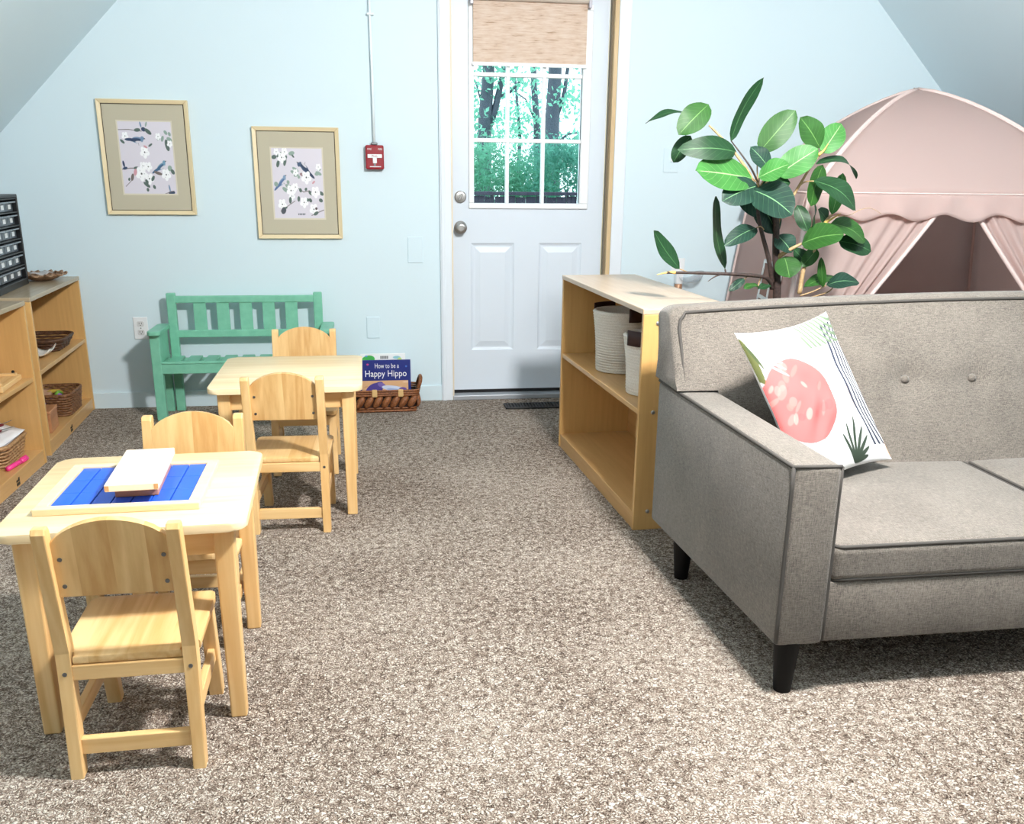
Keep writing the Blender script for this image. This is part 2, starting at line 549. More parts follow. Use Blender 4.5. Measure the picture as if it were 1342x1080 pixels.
def glass_build(nt, b):
    L = nt.links
    tr = nt.nodes.new('ShaderNodeBsdfTransparent'); tr.inputs[0].default_value = (.93, .98, .98, 1)
    gl = nt.nodes.new('ShaderNodeBsdfGlossy'); gl.inputs['Roughness'].default_value = .02
    fr = nt.nodes.new('ShaderNodeFresnel'); fr.inputs[0].default_value = 1.3
    mx_ = nt.nodes.new('ShaderNodeMixShader')
    L.new(fr.outputs[0], mx_.inputs[0]); L.new(tr.outputs[0], mx_.inputs[1]); L.new(gl.outputs[0], mx_.inputs[2])
    L.new(mx_.outputs[0], nt.nodes['Material Output'].inputs['Surface'])
M_GLASS = mat('window_glass', build=glass_build)
xx = [gx0] + mx + [gx1]; zz = [gz0] + mz + [gz1]
for i in range(3):
    for j in range(3):
        obj('pane', bx(xx[i] + .002, xx[i + 1] - .002, DY + .012, DY + .016, zz[j] + .002, zz[j + 1] - .002), M_GLASS, lite)
def knob(name, x, z, prof, extra=None):
    bm = MBM(); M = Matrix.Translation((x, DY, z)) @ Matrix.Rotation(R(90), 4, 'X')
    lathe(bm, prof, 24, M)
    o = obj(name, bm, M_CHROME, door, 'auto')
    return o, M
kx = dx(.456)
knob('doorknob', kx, dz(.933), [(.034, -.002), (.034, .006), (.026, .010), (.012, .014), (.011, .032), (.022, .038), (.029, .050), (.029, .060), (.022, .066), (.014, .067), (.013, .064)])
dbo, M = knob('deadbolt', kx, dz(1.089), [(.031, -.002), (.031, .008), (.026, .013), (.014, .014), (.013, .020)])
bm = MBM(); box(bm, -.006, .006, -.019, .019, .016, .034, .004, M=M @ Matrix.Rotation(R(-25), 4, 'Z')); obj('thumb_turn', bm, M_CHROME, dbo)
obj('dark_gap_strip', bx(DX0, DX1, DY - .004, DY + .03, .026, .044), M_DARK, door)  # dark strip filling the gap under the door, shade put in as colour
# jambs and threshold
struct('door_jamb_right', bx(1.246, 1.268, D - .012, D + .16, 0, OZ, bev=.002), JAMB)
bpy.data.objects['door_jamb_right'].name = 'trim_4'
struct('trim_5', bx(1.236, 1.248, D + .02, D + .052, 0, OZ, bev=.002), mat('weatherstrip', srgb(120, 108, 88), .7))
struct('trim_6', bx(.400, .414, D - .012, D + .16, 0, OZ, bev=.002), mat('cream_jamb_paint', srgb(222, 210, 190), .5))
struct('trim_7', bx(.408, 1.255, D - .02, D + .16, 0, .027, bev=.004), mat('threshold_aluminium', srgb(168, 172, 178), .45, .3))
struct('trim_8', bx(.400, 1.268, D - .012, D + .16, 2.105, 2.13), JAMB)

# ---- roller shade on the door
def shade_build(nt, b):
    L = nt.links
    a = noise(nt, coords(nt, (.05, 1, 1)), 240, 3., .7)
    c = noise(nt, coords(nt, (.25, 1, 1)), 60, 2., .6)
    m = N(nt, 'ShaderNodeMath', operation='MULTIPLY_ADD', i1=.6); L.new(a, m.inputs[0])
    k = N(nt, 'ShaderNodeMath', operation='MULTIPLY', i1=.4); L.new(c, k.inputs[0]); L.new(k.outputs[0], m.inputs[2])
    L.new(ramp(nt, m.outputs[0], [(.34, srgb(170, 138, 112)), (.43, srgb(222, 198, 178)), (.6, srgb(238, 222, 208))]), b.inputs['Base Color'])
    bump(nt, b, m.outputs[0], .2, .002)
    tl = nt.nodes.new('ShaderNodeBsdfTranslucent'); tl.inputs[0].default_value = srgb(235, 200, 165)
    ms = nt.nodes.new('ShaderNodeMixShader'); ms.inputs[0].default_value = .25
    L.new(b.outputs[0], ms.inputs[1]); L.new(tl.outputs[0], ms.inputs[2]); L.new(ms.outputs[0], nt.nodes['Material Output'].inputs[0])
sh = thing('roller_shade', 'tan woven roller shade half lowered over the door window', 'blind', (dx(.812), DY - .03, dz(1.735)))
shw = .292
obj('fabric', bx(-shw, shw, -.001, .001, .008, .33), mat('woven_shade', rough=.8, build=shade_build), sh)
obj('bottom_bar', bx(-shw - .005, shw + .005, -.006, .006, -.008, .010, bev=.003), M_WHITE, sh)
bm = MBM(); tube(bm, [(-shw, -.012, .318), (shw, -.012, .318)], .026, 20); obj('roller', bm, mat('roller_cloth', srgb(206, 194, 184), .8), sh, 'auto')
for s in (-1, 1):
    obj('bracket', bx(s * (shw + .009) - .008, s * (shw + .009) + .008, -.03, .03, .272, .35, bev=.003), mat('bracket_grey', srgb(170, 168, 176), .4, .3), sh)

# ---- floor register
vt = thing('floor_vent', 'dark slotted floor register in the carpet at the door', 'vent', (.84, 4.77, 0))
bm = MBM(); box(bm, -.165, .165, -.05, .05, .001, .004); obj('base_plate', bm, M_DARK, vt)
bm = MBM()
for (a, b, c, d) in ((-.17, .17, -.056, -.044), (-.17, .17, .044, .056), (-.17, -.158, -.056, .056), (.158, .17, -.056, .056)): box(bm, a, b, c, d, .001, .010, .002)
M_VENT = mat('vent_metal', srgb(44, 42, 42), .5, .4)
obj('frame', bm, M_VENT, vt)
for i in range(19):
    x = -.15 + i * .01667
    obj('slat', bx(x - .0035, x + .0035, -.045, .045, .003, .010), M_VENT, vt)

# ---- wall plates
def plate(label, x, z, w_, h_, name='wall_plate', m=None, cat='wall plate'):
    t = thing(name, label, cat, (x, D, z))
    obj('cover', bx(-w_ / 2, w_ / 2, -.006, 0, -h_ / 2, h_ / 2, bev=.003), m or M_PLATE, t)
    return t
def screw(t, x, z, m=None):
    bm = MBM(); lathe(bm, [(.003, 0), (.003, .002), (.001, .0025)], 10, Matrix.Translation((x, -.006, z)) @ Matrix.Rotation(R(90), 4, 'X')); obj('screw', bm, m or M_PLATE, t)
t = plate('blank painted wall plate beside the door casing', .214, .818, .08, .135); screw(t, 0, .04); screw(t, 0, -.04)
t = plate('blank painted wall plate low above the book basket', -.02, .41, .07, .115); screw(t, 0, .035); screw(t, 0, -.035)
t = plate('white duplex outlet beside the green bench', -1.212, .422, .072, .115, 'wall_outlet', M_WHITE, 'outlet')
for s in (-1, 1):
    bm = MBM(); prism(bm, rrect(-.017, .017, -.014, .014, .008), 0, .003, Matrix.Translation((0, -.006, s * .022)) @ Matrix.Rotation(R(90), 4, 'X')); so = obj('socket', bm, mat('socket_grey', srgb(214, 214, 214), .4), t)
    for q in (-.006, .006): obj('slot', bx(q - .001, q + .001, -.010, -.0085, s * .022 - .001, s * .022 + .008), M_DARK, so)
    obj('slot', bx(-.002, .002, -.010, -.0085, s * .022 - .009, s * .022 - .005), M_DARK, so)
screw(t, 0, 0, M_STEEL)
t = plate('painted light switch plate behind the rubber plant', 1.584, 1.286, .082, .125, 'light_switch', None, 'switch')
obj('toggle', bx(-.005, .005, -.018, -.005, -.008, .014, bev=.002), M_WHITE, t); screw(t, 0, .042); screw(t, 0, -.042)
# plug-in night light
t = plate('plug-in night light with clear shade and copper base on white outlet', 1.66, .735, .075, .075, 'night_light', M_WHITE, 'night light')
obj('plug_body', bx(-.020, .020, -.045, -.005, -.10, -.035, bev=.004), M_WHITE, t)
bm = MBM(); lathe(bm, [(.019, -.16), (.021, -.155), (.021, -.105), (.018, -.10)], 18, Matrix.Translation((0, -.028, 0))); obj('base', bm, mat('copper', srgb(196, 150, 118), .4, .3), t, 'auto')
bm = MBM(); lathe(bm, [(.02, -.092), (.045, -.085), (.066, -.062), (.07, -.045), (.068, -.045), (.062, -.062), (.042, -.08), (.02, -.088)], 24, Matrix.Translation((.05, -.055, 0)) @ Matrix.Rotation(R(-14), 4, 'Y'), cap=False)
def clear_build(nt, b):
    tr_ = nt.nodes.new('ShaderNodeBsdfTransparent'); ms = nt.nodes.new('ShaderNodeMixShader'); ms.inputs[0].default_value = .28
    nt.links.new(tr_.outputs[0], ms.inputs[1]); nt.links.new(b.outputs[0], ms.inputs[2]); nt.links.new(ms.outputs[0], nt.nodes['Material Output'].inputs[0])
obj('shade', bm, mat('clear_plastic', srgb(205, 214, 222), .15, build=clear_build), t, True)

# ---- fire alarm pull station and its conduit
M_RED = mat('alarm_red', srgb(146, 14, 32), .35)
fa = thing('fire_alarm', 'red fire alarm pull station with white handle on the wall', 'fire alarm', (.017, D, 1.281))
obj('body', bx(-.046, .046, -.045, 0, -.06, .058, bev=.008, seg=3), M_RED, fa)
hd = obj('handle', bx(-.036, .036, -.052, -.045, -.004, .014, bev=.002), M_WHITE, fa)
obj('handle_stem', bx(-.010, .010, -.052, -.045, -.030, .0, bev=.002), M_WHITE, hd)
tm = mat('alarm_print', srgb(150, 20, 30), .5)
o = obj('lettering', text_mesh('PULL', .014), tm, hd); o.location = (0, -.0525, .005); o.rotation_euler = (R(90), 0, 0)
for x in (-.026, .028):
    o = obj('lettering', text_mesh('FIRE', .012), M_WHITE, fa); o.location = (x, -.0455, .038); o.rotation_euler = (R(90), 0, 0)
bm = MBM(); tube(bm, [(-.026, -.046, -.046), (.03, -.046, -.046)], .0025, 6); obj('printed_line', bm, M_WHITE, fa)
bm = MBM(); lathe(bm, [(.006, 0), (.006, .003)], 12, Matrix.Translation((0, -.045, -.036)) @ Matrix.Rotation(R(90), 4, 'X')); obj('key_hole', bm, M_STEEL, fa)
cd = thing('conduit', 'thin pale conduit running up the wall from the fire alarm', 'conduit', (.017, D, 1.34))
bm = MBM(); tube(bm, [(0, -.016, 0), (0, -.016, .3), (-.003, -.014, .7), (-.003, -.014, 1.08)], .0068, 10); obj('pipe', bm, mat('conduit_paint', srgb(228, 238, 242), .4), cd, True)
bm = MBM(); box(bm, -.016, .016, -.03, 0, .0, .012, .003); obj('connector', bm, M_STEEL, cd)
obj('strap', bx(-.017, .017, -.026, 0, .60, .612, bev=.002), mat('conduit_paint'), cd)

# ================================================================= SOFA
SX0, SXC = .905, 2.125
sofa = thing('sofa', 'grey taupe linen sofa with piped edges and button-tufted back', 'sofa', (SXC, 1.83, 0))
def sx(x): return x - SXC
def sy(y): return y - 1.83
def mirror(side, pts):
    return pts if side < 0 else [(-x, y, z) for x, y, z in pts]
ZB = .135
for side in (-1, 1):
    A = {'fo': (sx(.907), 0), 'fi': (sx(1.030), -.003), 'ro': (sx(.858), .86), 'ri': (sx(.985), .86)}
    bm = MBM()
    P = [(*A['fo'], ZB), (*A['fi'], ZB), (*A['ri'], ZB), (*A['ro'], ZB), (*A['fo'], .588), (*A['fi'], .585), (*A['ri'], .600), (*A['ro'], .602)]
    P = mirror(side, P)
    hexa(bm, P, .016, 3)
    arm = obj('arm', bm, M_SOFA, sofa, 'auto')
    k = .004
    lines = [[(A['fo'][0] + k, A['fo'][1] + k, ZB + .01), (A['fo'][0] + k, A['fo'][1] + k, .583)],
             [(A['fo'][0] + k, A['fo'][1] + k, .583), (A['ro'][0] + k, .855, .598)],
             [(A['fo'][0] + k, k, .584), (A['fi'][0] - k, k, .581)],
             [(A['fi'][0] - k, k, ZB + .01), (A['fi'][0] - k, k, .581)]]
    for ln in lines:
        bm = MBM(); a, b = Vector(ln[0]), Vector(ln[1])
        pts = [a.lerp(b, t / 8) for t in range(9)]
        if side > 0: pts = [Vector((-p.x, p.y, p.z)) for p in pts]
        tube(bm, pts, .0048, 6); obj('piping', bm, M_PIPE, arm, True)
obj('front_rail', bx(sx(1.02), -sx(1.02), .012, .08, ZB, .292, bev=.008), M_SOFA, sofa, 'auto')
obj('seat_deck', bx(sx(.99), -sx(.99), .06, .80, ZB + .003, .285), M_SOFA, sofa)
# seat cushions
cw = (2 * (SXC - 1.031)) / 3
for i in range(3):
    x0 = sx(1.031) + i * cw
    bm = MBM(); rbox(bm, x0 + .003, x0 + cw - .003, .008, .66, .290, .384, .022, 10, .016)
    cu = obj('seat_cushion', bm, M_SOFA, sofa, True)
    for z in (.379, .297):
        bm = MBM(); e = .012
        tube(bm, [(x, y, z) for x, y in rrect(x0 + e - .002, x0 + cw - e + .002, .008 + e - .006, .65, .02, 4)], .0048, 6, closed=True)
        obj('piping', bm, M_PIPE, cu, True)
# back: lofted profile with crown and button tufts
YF0, YF1 = 2.425, 2.632
def front_y(z): return YF0 + (YF1 - YF0) * (z - .37) / (.86 - .37)
def ztop(x): return .832 + .034 * (1 - (x / 1.27) ** 2)
prof_n = 22
buttons = [(-1.64 + 1.5 * .22 + .22 * k) for k in range(0)]
bx_list = [sx(1.585) + .222 * k for k in range(-3, 9)]
bx_list = [b for b in bx_list if abs(b) < 1.12]
BZ = .618
def back_pt(xl, s, clampz):
    """s 0..1 front bottom->top, 1..1.3 over the top, 1.3..2.3 rear down"""
    zt = ztop(xl); r = .045
    if s <= 1:
        z = .28 + (zt - r - .28) * s; y = front_y(z)
        y -= .018 * sin(pi * min(1, max(0, (z - .36) / (zt - .36))))
    elif s <= 1.3:
        a = (s - 1) / .3 * pi / 2
        y = front_y(zt - r) + r * (1 - cos(a)) ; z = zt - r + r * sin(a)
    elif s <= 1.6:
        t = (s - 1.3) / .3
        a = t * pi / 2
        yb = 2.735
        y0 = front_y(zt - r) + r
        y = y0 + (yb - y0) * sin(a); z = zt - .02 * (1 - cos(a))
    else:
        t = (s - 1.6) / .7
        z = (zt - .02) * (1 - t) + .14 * t; y = 2.735 - .045 * t
    if clampz:
        z = max(z, .604)
        if s <= 1: y = front_y(max(z, .604)) - .018 * sin(pi * min(1, max(0, (z - .36) / (zt - .36))))
    return y, z
ss = [i / 26 for i in range(27)] + [1 + .3 * i / 6 for i in range(1, 7)] + [1.3 + .3 * i / 4 for i in range(1, 5)] + [1.6 + .7 * i / 8 for i in range(1, 9)]
HW = SXC - .858
xs_ = []
for e in (0, .004, .012, .025, .045): xs_.append(-HW + e)
x = -HW + .07
xs_ += [sx(.984), sx(.986)]
xs_ += [-HW + .14 + i * .0275 for i in range(int((2 * HW - .28) / .0275) + 1)]
xs_ = [v for v in xs_ if v < 0]; xs_ = sorted(xs_ + [-v for v in xs_])
bm = MBM(); rings = []
for xl in xs_:
    ed = HW - abs(xl)
    ins = .022 * (1 - sqrt(max(0, 1 - (1 - min(1, ed / .045)) ** 2)))
    cl = abs(xl) > -sx(.985)
    ring_ = []
    for s in ss:
        y, z = back_pt(xl, s, cl)
        # round the ends
        if ins > 0:
            yc, zc = 2.66, .70
            d_ = Vector((y - yc, z - zc)); l_ = d_.length
            if z > .63:
                y -= d_.x / l_ * ins; z -= d_.y / l_ * ins
        if s <= 1.0:
            for b in bx_list:
                q = ((xl - b) / .05) ** 2 + ((z - BZ) / .045) ** 2
                y += .020 * exp(-q)
            y += .006 * exp(-((z - BZ) / .012) ** 2) * (1 if abs(xl) < 1.1 else 0)
        ring_.append(bm.verts.new((xl, sy(y), z)))
    rings.append(ring_)
for a, b in zip(rings, rings[1:]):
    for k in range(len(ss)):
        q = [a[k], a[(k + 1) % len(ss)], b[(k + 1) % len(ss)], b[k]]
        try: bm.faces.new(q)
        except ValueError: pass
bm.faces.new(rings[0]); bm.faces.new(rings[-1][::-1])
back = obj('backrest', bm, M_SOFA, sofa, 'auto')
for xl in bx_list:
    y = front_y(BZ) + .003
    bm = MBM(); lathe(bm, [(.0005, .012), (.007, .0105), (.012, .006), (.0135, 0), (.012, -.006)], 14, Matrix.Translation((xl, sy(y), BZ)) @ Matrix.Rotation(R(112), 4, 'X'))
    obj('tuft_button', bm, M_SOFA, back, True)
# piping along front upper edge and the front ends of the back
pts = [(xl, sy(back_pt(xl, 1.12, False)[0]) - .001, back_pt(xl, 1.12, False)[1] + .002) for xl in [v for v in xs_ if abs(v) < HW - .04]]
e = HW - .016
lft = [(-e + .012 - .03 * (z - .61), sy(front_y(z)) - .006 - .006 * (.79 - z) / .18, z) for z in (.61, .66, .71, .75, .775)] + [(-e + .012, sy(front_y(.79)) - .004, .797), (-e + .026, sy(front_y(.8)), .812)]
rgt = [(-x, y, z) for x, y, z in lft][::-1]
bm = MBM(); tube(bm, lft + pts + rgt, .0048, 6); obj('piping', bm, M_PIPE, back, True)
for (x, y) in ((sx(.955), .035), (sx(.918), .70), (-sx(.955), .035), (-sx(.918), .70), (0, .05), (0, .70)):
    bm = MBM(); lathe(bm, [(.021, 0), (.032, ZB + .004)], 16); obj('leg', bm, M_DARKLEG, sofa, 'auto', (x, y, 0))

# ---- throw pillow
pc = np.array([[1.12, 2.22, .385], [1.45, 2.39, .41], [1.303, 2.59, .792], [.973, 2.42, .763]])   # BL BR TR TL
pcen = pc.mean(0) + np.array([.008, -.034, .020])
ex = Vector(((pc[1] - pc[0]) + (pc[2] - pc[3])) / 2).normalized(); ey = Vector(((pc[3] - pc[0]) + (pc[2] - pc[1])) / 2).normalized()
en = ex.cross(ey).normalized(); ey = en.cross(ex)
PS, PH = .40, .475
cv = Canvas(1, 1, 240, 240, (242, 240, 240))
# v measured downward from top (0..1), u left to right
cv.ell(.235, .50, .28, .275, 0, (212, 96, 94))
for i in range(26):
    a = random.uniform(0, 2 * pi); r_ = .25 * sqrt(random.random()); cx, cy = .235 + r_ * cos(a), .50 + r_ * sin(a)
    cv.ell(cx, cy, random.uniform(.015, .06), random.uniform(.01, .03), random.uniform(-70, -20), random.choice([(228, 138, 130), (234, 160, 150), (200, 84, 84), (222, 122, 114)]), .5)
m_ = np.hypot((cv.x - .235) / .28, (cv.y - .50) / .275) > 1
base_ = np.array(srgb(242, 240, 240)); cv.c[m_] = base_
cv.ell(.64, .58, .10, .12, 0, (238, 204, 184))
for k in range(5):      # concentric dark arcs on the right edge
    rr = .80 - .062 * k
    d_ = np.abs(np.hypot((cv.x - 1.38) / .82, (cv.y - .46) / 1.0) - rr) * .8 - .013
    cv.put(np.where((cv.y > .06) & (cv.y < .9), d_, 1.), (46, 50, 70))
for k in range(9):      # pale green arcs at the top corner
    rr = .10 + .05 * k
    d_ = np.abs(np.hypot(cv.x - .98, cv.y + .05) - rr) - .013
    cv.put(np.where((cv.x > .5) & (cv.y < .2), d_, 1.), (104, 122, 96))
for a, l in ((-115, .22), (-95, .26), (-74, .30), (-55, .26), (-38, .24), (-22, .2), (-8, .16)):
    cv.leaf(.56, .98, .56 + l * cos(R(a)) * 1.0, .98 + l * sin(R(a)), .032, (44, 58, 44))
cv.leaf(.0, .04, .012, .34, .05, (84, 88, 44)); cv.leaf(.01, .08, .05, .26, .02, (62, 74, 40))
for k in range(4): cv.leaf(.06, .12 + .03 * k, .2, .2 + .045 * k, .014, (206, 198, 206))
cv.ell(1.0, .93, .03, .06, 0, (240, 170, 120))
def pillow_surface(sgn):
    def place(u, v):
        a, b = u * 2 - 1, 1 - 2 * v
        th = np.clip((1 - a ** 2), 0, 1) ** .55 * np.clip((1 - b ** 2), 0, 1) ** .5
        pin = 1 - .085 * (1 - b ** 2) * 1.0; pin2 = 1 - .085 * (1 - a ** 2)
        X = a * pin * PS / 2; Yv = b * pin2 * PH / 2
        wr = .004 * np.sin(9 * a + 5 * b) * np.sin(6 * b - 3 * a) + .004 * np.sin(14 * (a - b)) * np.exp(-((a + .45) ** 2 + (b + .3) ** 2) / .12)
        Z = sgn * (th * .055 + (wr * th))
        Pp = np.zeros(u.shape + (3,)); Pp[..., 0] = X; Pp[..., 1] = Yv; Pp[..., 2] = Z
        return Pp
    return place
pil = thing('throw_pillow', 'white square throw pillow with coral circle and leaf print on the sofa', 'pillow')
Mp = Matrix((ex, ey, en)).transposed().to_4x4(); Mp.translation = Vector(pcen)
pil.matrix_world = Mp
o = obj('front_cover', cv.mesh('front_cover', pillow_surface(1)), print_mat('pillow_print', .85, True), pil, True)
cb = Canvas(1, 1, 60, 60, (240, 238, 238))
obj('back_cover', cb.mesh('back_cover', pillow_surface(-1)), print_mat('pillow_print'), pil, True)

# ================================================================= BOOKCASES
def shelf_unit(name, label, loc, rz, L, Dp, H, zs, mats, top_over=0., group=None, back=True, kick_logo=False):
    """open side faces -x local; runs along y from -L/2..L/2; x from 0 (front) to Dp"""
    t = thing(name, label, 'bookcase', loc, rz, group)
    th = .019; mz_, my_, mt_ = mats
    for s in (-1, 1):
        y0 = s * (L / 2) - (th if s > 0 else 0)
        e = obj('end_panel', bx(0, Dp, y0, y0 + th, 0, H - th, bev=.002), mz_, t)
    obj('top', bx(-.002, Dp, -L / 2, L / 2, H - th, H, bev=.003), mt_, t)
    for z in zs:
        obj('shelf', bx(.003, Dp - .008, -L / 2 + th, L / 2 - th, z - th, z, bev=.002), my_, t)
    obj('kick_plate', bx(.004, .022, -L / 2 + th, L / 2 - th, .0, zs[0] - th), my_, t)
    if back:
        obj('back_panel', bx(Dp - .007, Dp, -L / 2 + th, L / 2 - th, 0, H - th), my_, t)
    return t
bc = shelf_unit('bookcase', 'low birch bookcase with two open shelves behind the sofa arm', (.8455, 3.474, 0), R(3.0), 1.085, .335, .783, [.062, .437], (W_BIRCHZ, W_BIRCH, W_BIRCHL))
for z in (.735, .43, .07):
    for x in (.03, .30):
        bm = MBM(); lathe(bm, [(.007, -.001), (.007, .003), (.004, .005)], 12, Matrix.Translation((x + .02, -.5425, z)) @ Matrix.Rotation(R(90), 4, 'X')); obj('bolt', bm, M_CHROME, bc, True)
    for x in (.05,):
        pass

# rope baskets
def rope_build(nt, b):
    L = nt.links
    n_ = noise(nt, coords(nt, (1, 1, 1)), 300, 2.)
    L.new(ramp(nt, n_, [(.3, srgb(228, 222, 212)), (.7, srgb(248, 245, 238))]), b.inputs['Base Color']); bump(nt, b, n_, .3, .002)
M_ROPE = mat('cream_cotton_rope', rough=.9, build=rope_build)
M_LEATHER = mat('dark_brown_leather', srgb(52, 24, 22), .5)
M_INNER = mat('basket_inside', srgb(190, 182, 170), .95)
def rope_basket(label, x, y, z, r0, r1, h, ang):
    t = thing('rope_basket', label, 'basket', (x, y, z), ang, 'rope baskets on the bookcase')
    n_ = int(h / .0105); prof = [(r0 * .3, .002), (r0 - .01, .001)]
    for i in range(n_):
        f = i / (n_ - 1); r = r0 + (r1 - r0) * f ** .7 - .006 * sin(pi * f)
        zc = .006 + f * (h - .012)
        for a in (-60, 0, 60): prof.append((r + .0052 * cos(R(a)), zc + .0062 * sin(R(a))))
    bm = MBM(); lathe(bm, prof, 36, cap=False)
    rt = r1
    lathe(bm, [(r1 + .002, h - .002), (r1 - .005, h + .003), (r1 - .011, h - .002), (r0 - .010, .012), (.001, .010)], 36, cap=False)
    obj('coil_wall', bm, M_ROPE, t, True)
    for s in (0, 1):
        a0 = s * pi
        bm = MBM()
        pts_o = []
        def f(u, v):
            a = a0 + (u - .5) * .95; rr = r1 + .008 if s else r1 + .008
            return Vector((rr * cos(a), rr * sin(a), h - .034 + v * .054))
        grid(bm, f, 12, 2)
        hh = obj('leather_handle', bm, M_LEATHER, t, True); solid(hh, .005)
    return t
rope_basket('taller cream rope basket at the back of the bookcase shelf', .985, 3.615, .4385, .095, .113, .245, R(-64))
rope_basket('smaller cream rope basket nearest the sofa on the bookcase shelf', .985, 3.195, .4385, .080, .098, .218, R(48))

W_BL = (W_BIRCHZ, W_BIRCH, wood('laminate_top', srgb(176, 158, 130), srgb(160, 140, 112), 'y', None, .25, .5))
bl_far = shelf_unit('bookcase', 'birch bookcase in the far left corner holding wicker baskets', (-1.459, 4.53, 0), R(3.4), .86, .30, .69, [.062, .375], W_BL)
bl_far.rotation_euler.z = R(180 + 3.4)
bl_near = shelf_unit('bookcase', 'nearer left birch bookcase cut by the photo edge', (-1.417, 3.56, 0), R(180 + .6), .90, .30, .69, [.062, .375], W_BL)
M_STAMP = mat('stamp_ink', srgb(40, 34, 28), .7)
for t_, y0 in ((bl_far, .03), (bl_near, -.13)):
    bm = MBM()
    for (a, b, c, d) in ((0, .016, 0, .012), (.019, .034, 0, .012), (0, .013, .015, .03), (.016, .034, .015, .024)):
        box(bm, .0030, .0042, y0 + a, y0 + b, .008 + c, .008 + d)
    obj('stamp_mark', bm, M_STAMP, t_)

# ---- wicker helpers
def wicker_mat(name, a, b_):
    def build(nt, b):
        n_ = noise(nt, coords(nt), 120, 3., .6)
        nt.links.new(ramp(nt, n_, [(.3, a), (.7, b_)]), b.inputs['Base Color'])
    return mat(name, rough=.55, build=build)
M_WICK = wicker_mat('brown_wicker', srgb(86, 52, 30), srgb(150, 104, 66))
M_WICKD = wicker_mat('dark_wicker', srgb(52, 30, 18), srgb(104, 68, 42))
def wicker_basket(name, label, loc, rz, lx, ly, h, flare, m, rows=7, stakes=26, tr=.0042, cat='basket', group=None, rim=.007):
    t = thing(name, label, cat, loc, rz, group)
    bm = MBM()
    n_ = stakes * 4
    for r_ in range(rows):
        f = (r_ + .5) / rows; g = flare * f
        path = []
        per = rrect(-lx / 2 - g, lx / 2 + g, -ly / 2 - g, ly / 2 + g, min(lx, ly) * .18 + g, 6)
        # resample
        P_ = [Vector((x, y)) for x, y in per]; P_.append(P_[0]); ds = [0]
        for a, b in zip(P_, P_[1:]): ds.append(ds[-1] + (b - a).length)
        k = 0
        for i in range(n_):
            s = ds[-1] * i / n_
            while ds[k + 1] < s: k += 1
            p = P_[k].lerp(P_[k + 1], (s - ds[k]) / max(1e-9, ds[k + 1] - ds[k]))
            nrm = p.normalized(); o_ = .0035 * sin(2 * pi * i / 4 + pi * r_ + .8)
            path.append((p.x + nrm.x * o_, p.y + nrm.y * o_, h * f))
        tube(bm, path, tr if rows > 4 else h / rows * .5, 5, closed=True)
    wv = obj('woven_wall', bm, m, t, True)
    for nm, f, rr in (('rim', 1.0, rim), ('foot_band', .02, rim * .8)):
        g = flare * f; bm = MBM()
        tube(bm, [(x, y, max(h * f, rr)) for x, y in rrect(-lx / 2 - g, lx / 2 + g, -ly / 2 - g, ly / 2 + g, min(lx, ly) * .18 + g, 5)], rr, 6, closed=True)
        obj(nm, bm, m, t, True)
    obj('base', bx(-lx / 2 + .005, lx / 2 - .005, -ly / 2 + .005, ly / 2 - .005, .002, .010), m, t)
    return t

# left shelf contents
wicker_basket('wicker_basket', 'dark open wicker basket on the middle shelf of the corner bookcase', (-1.60, 4.68, .3755), R(3), .17, .22, .055, .03, M_WICKD, 4, 18, .004, rim=.007)
bm = MBM()
grid(bm, lambda u, v: Vector(((u - .5) * .10, (v - .5) * .15, .006 + .03 * abs(u - .5) ** 2 * 4 + .012 * (v - .5) ** 2 * 4)), 8, 8)
o = obj('paper_tray', bm, mat('white_ceramic', srgb(232, 228, 220), .4), None, True, (-1.535, 4.452, .3755), (0, 0, R(8))); solid(o, .003)
tag(o, 'small white tray in front of the dark wicker basket on shelf', 'tray')
wicker_basket('wicker_basket', 'brown wicker basket of coloured toys on the bottom corner shelf', (-1.575, 4.67, .0625), R(3), .17, .235, .105, .012, M_WICK, 9, 22, .0058, rim=.007)
for (x, y, z, c, l, a, lab) in ((-1.58, 4.60, .142, (70, 90, 190), .13, 80, 'blue'), (-1.56, 4.66, .152, (120, 180, 70), .12, 95, 'green'), (-1.60, 4.70, .15, (190, 160, 60), .12, 60, 'yellow'), (-1.54, 4.62, .148, (150, 110, 190), .09, 100, 'purple')):
    bm = MBM(); n_ = 10
    tube(bm, [(l * (i / n_ - .5) * cos(R(a)), l * (i / n_ - .5) * sin(R(a)), .018 * sin(pi * i / n_)) for i in range(n_ + 1)], .010, 8)
    o = obj('toy_arch', bm, mat('toy_' + lab, srgb(*c), .5), None, True, (x, y, z - .012))
    tag(o, f'{lab} curved toy piece lying in the wicker basket on bottom shelf', 'toy', 'coloured toys in the wicker basket')
tag(obj('toy_block', bx(-.028, .028, -.045, .045, 0, .022, bev=.003), mat('toy_pinkwood', srgb(214, 170, 140), .5), None, False, (-1.625, 4.665, .138), (R(6), R(4), R(4))), 'pale wooden block on top of the coloured toys in the basket', 'toy')
bo = thing('wooden_box', 'small lidded wooden box beside the basket on bottom corner shelf', 'box', (-1.525, 4.315, .0625), R(6))
W_BOX = wood('reddish_box_wood', srgb(196, 140, 98), srgb(168, 112, 74), 'y')
obj('body', bx(-.05, .05, -.07, .07, 0, .085, bev=.003), W_BOX, bo); obj('lid', bx(-.053, .053, -.073, .073, .086, .10, bev=.004), W_BOX, bo)
obj('knob', bx(-.012, .012, -.012, .012, .10, .112, bev=.004), W_BOX, bo)
wb = thing('wooden_board', 'flat wooden tray board on the middle shelf of the near bookcase', 'board', (-1.53, 3.82, .3755), R(4))
obj('board', bx(-.085, .085, -.13, .13, 0, .022, bev=.004), W_PY, wb)
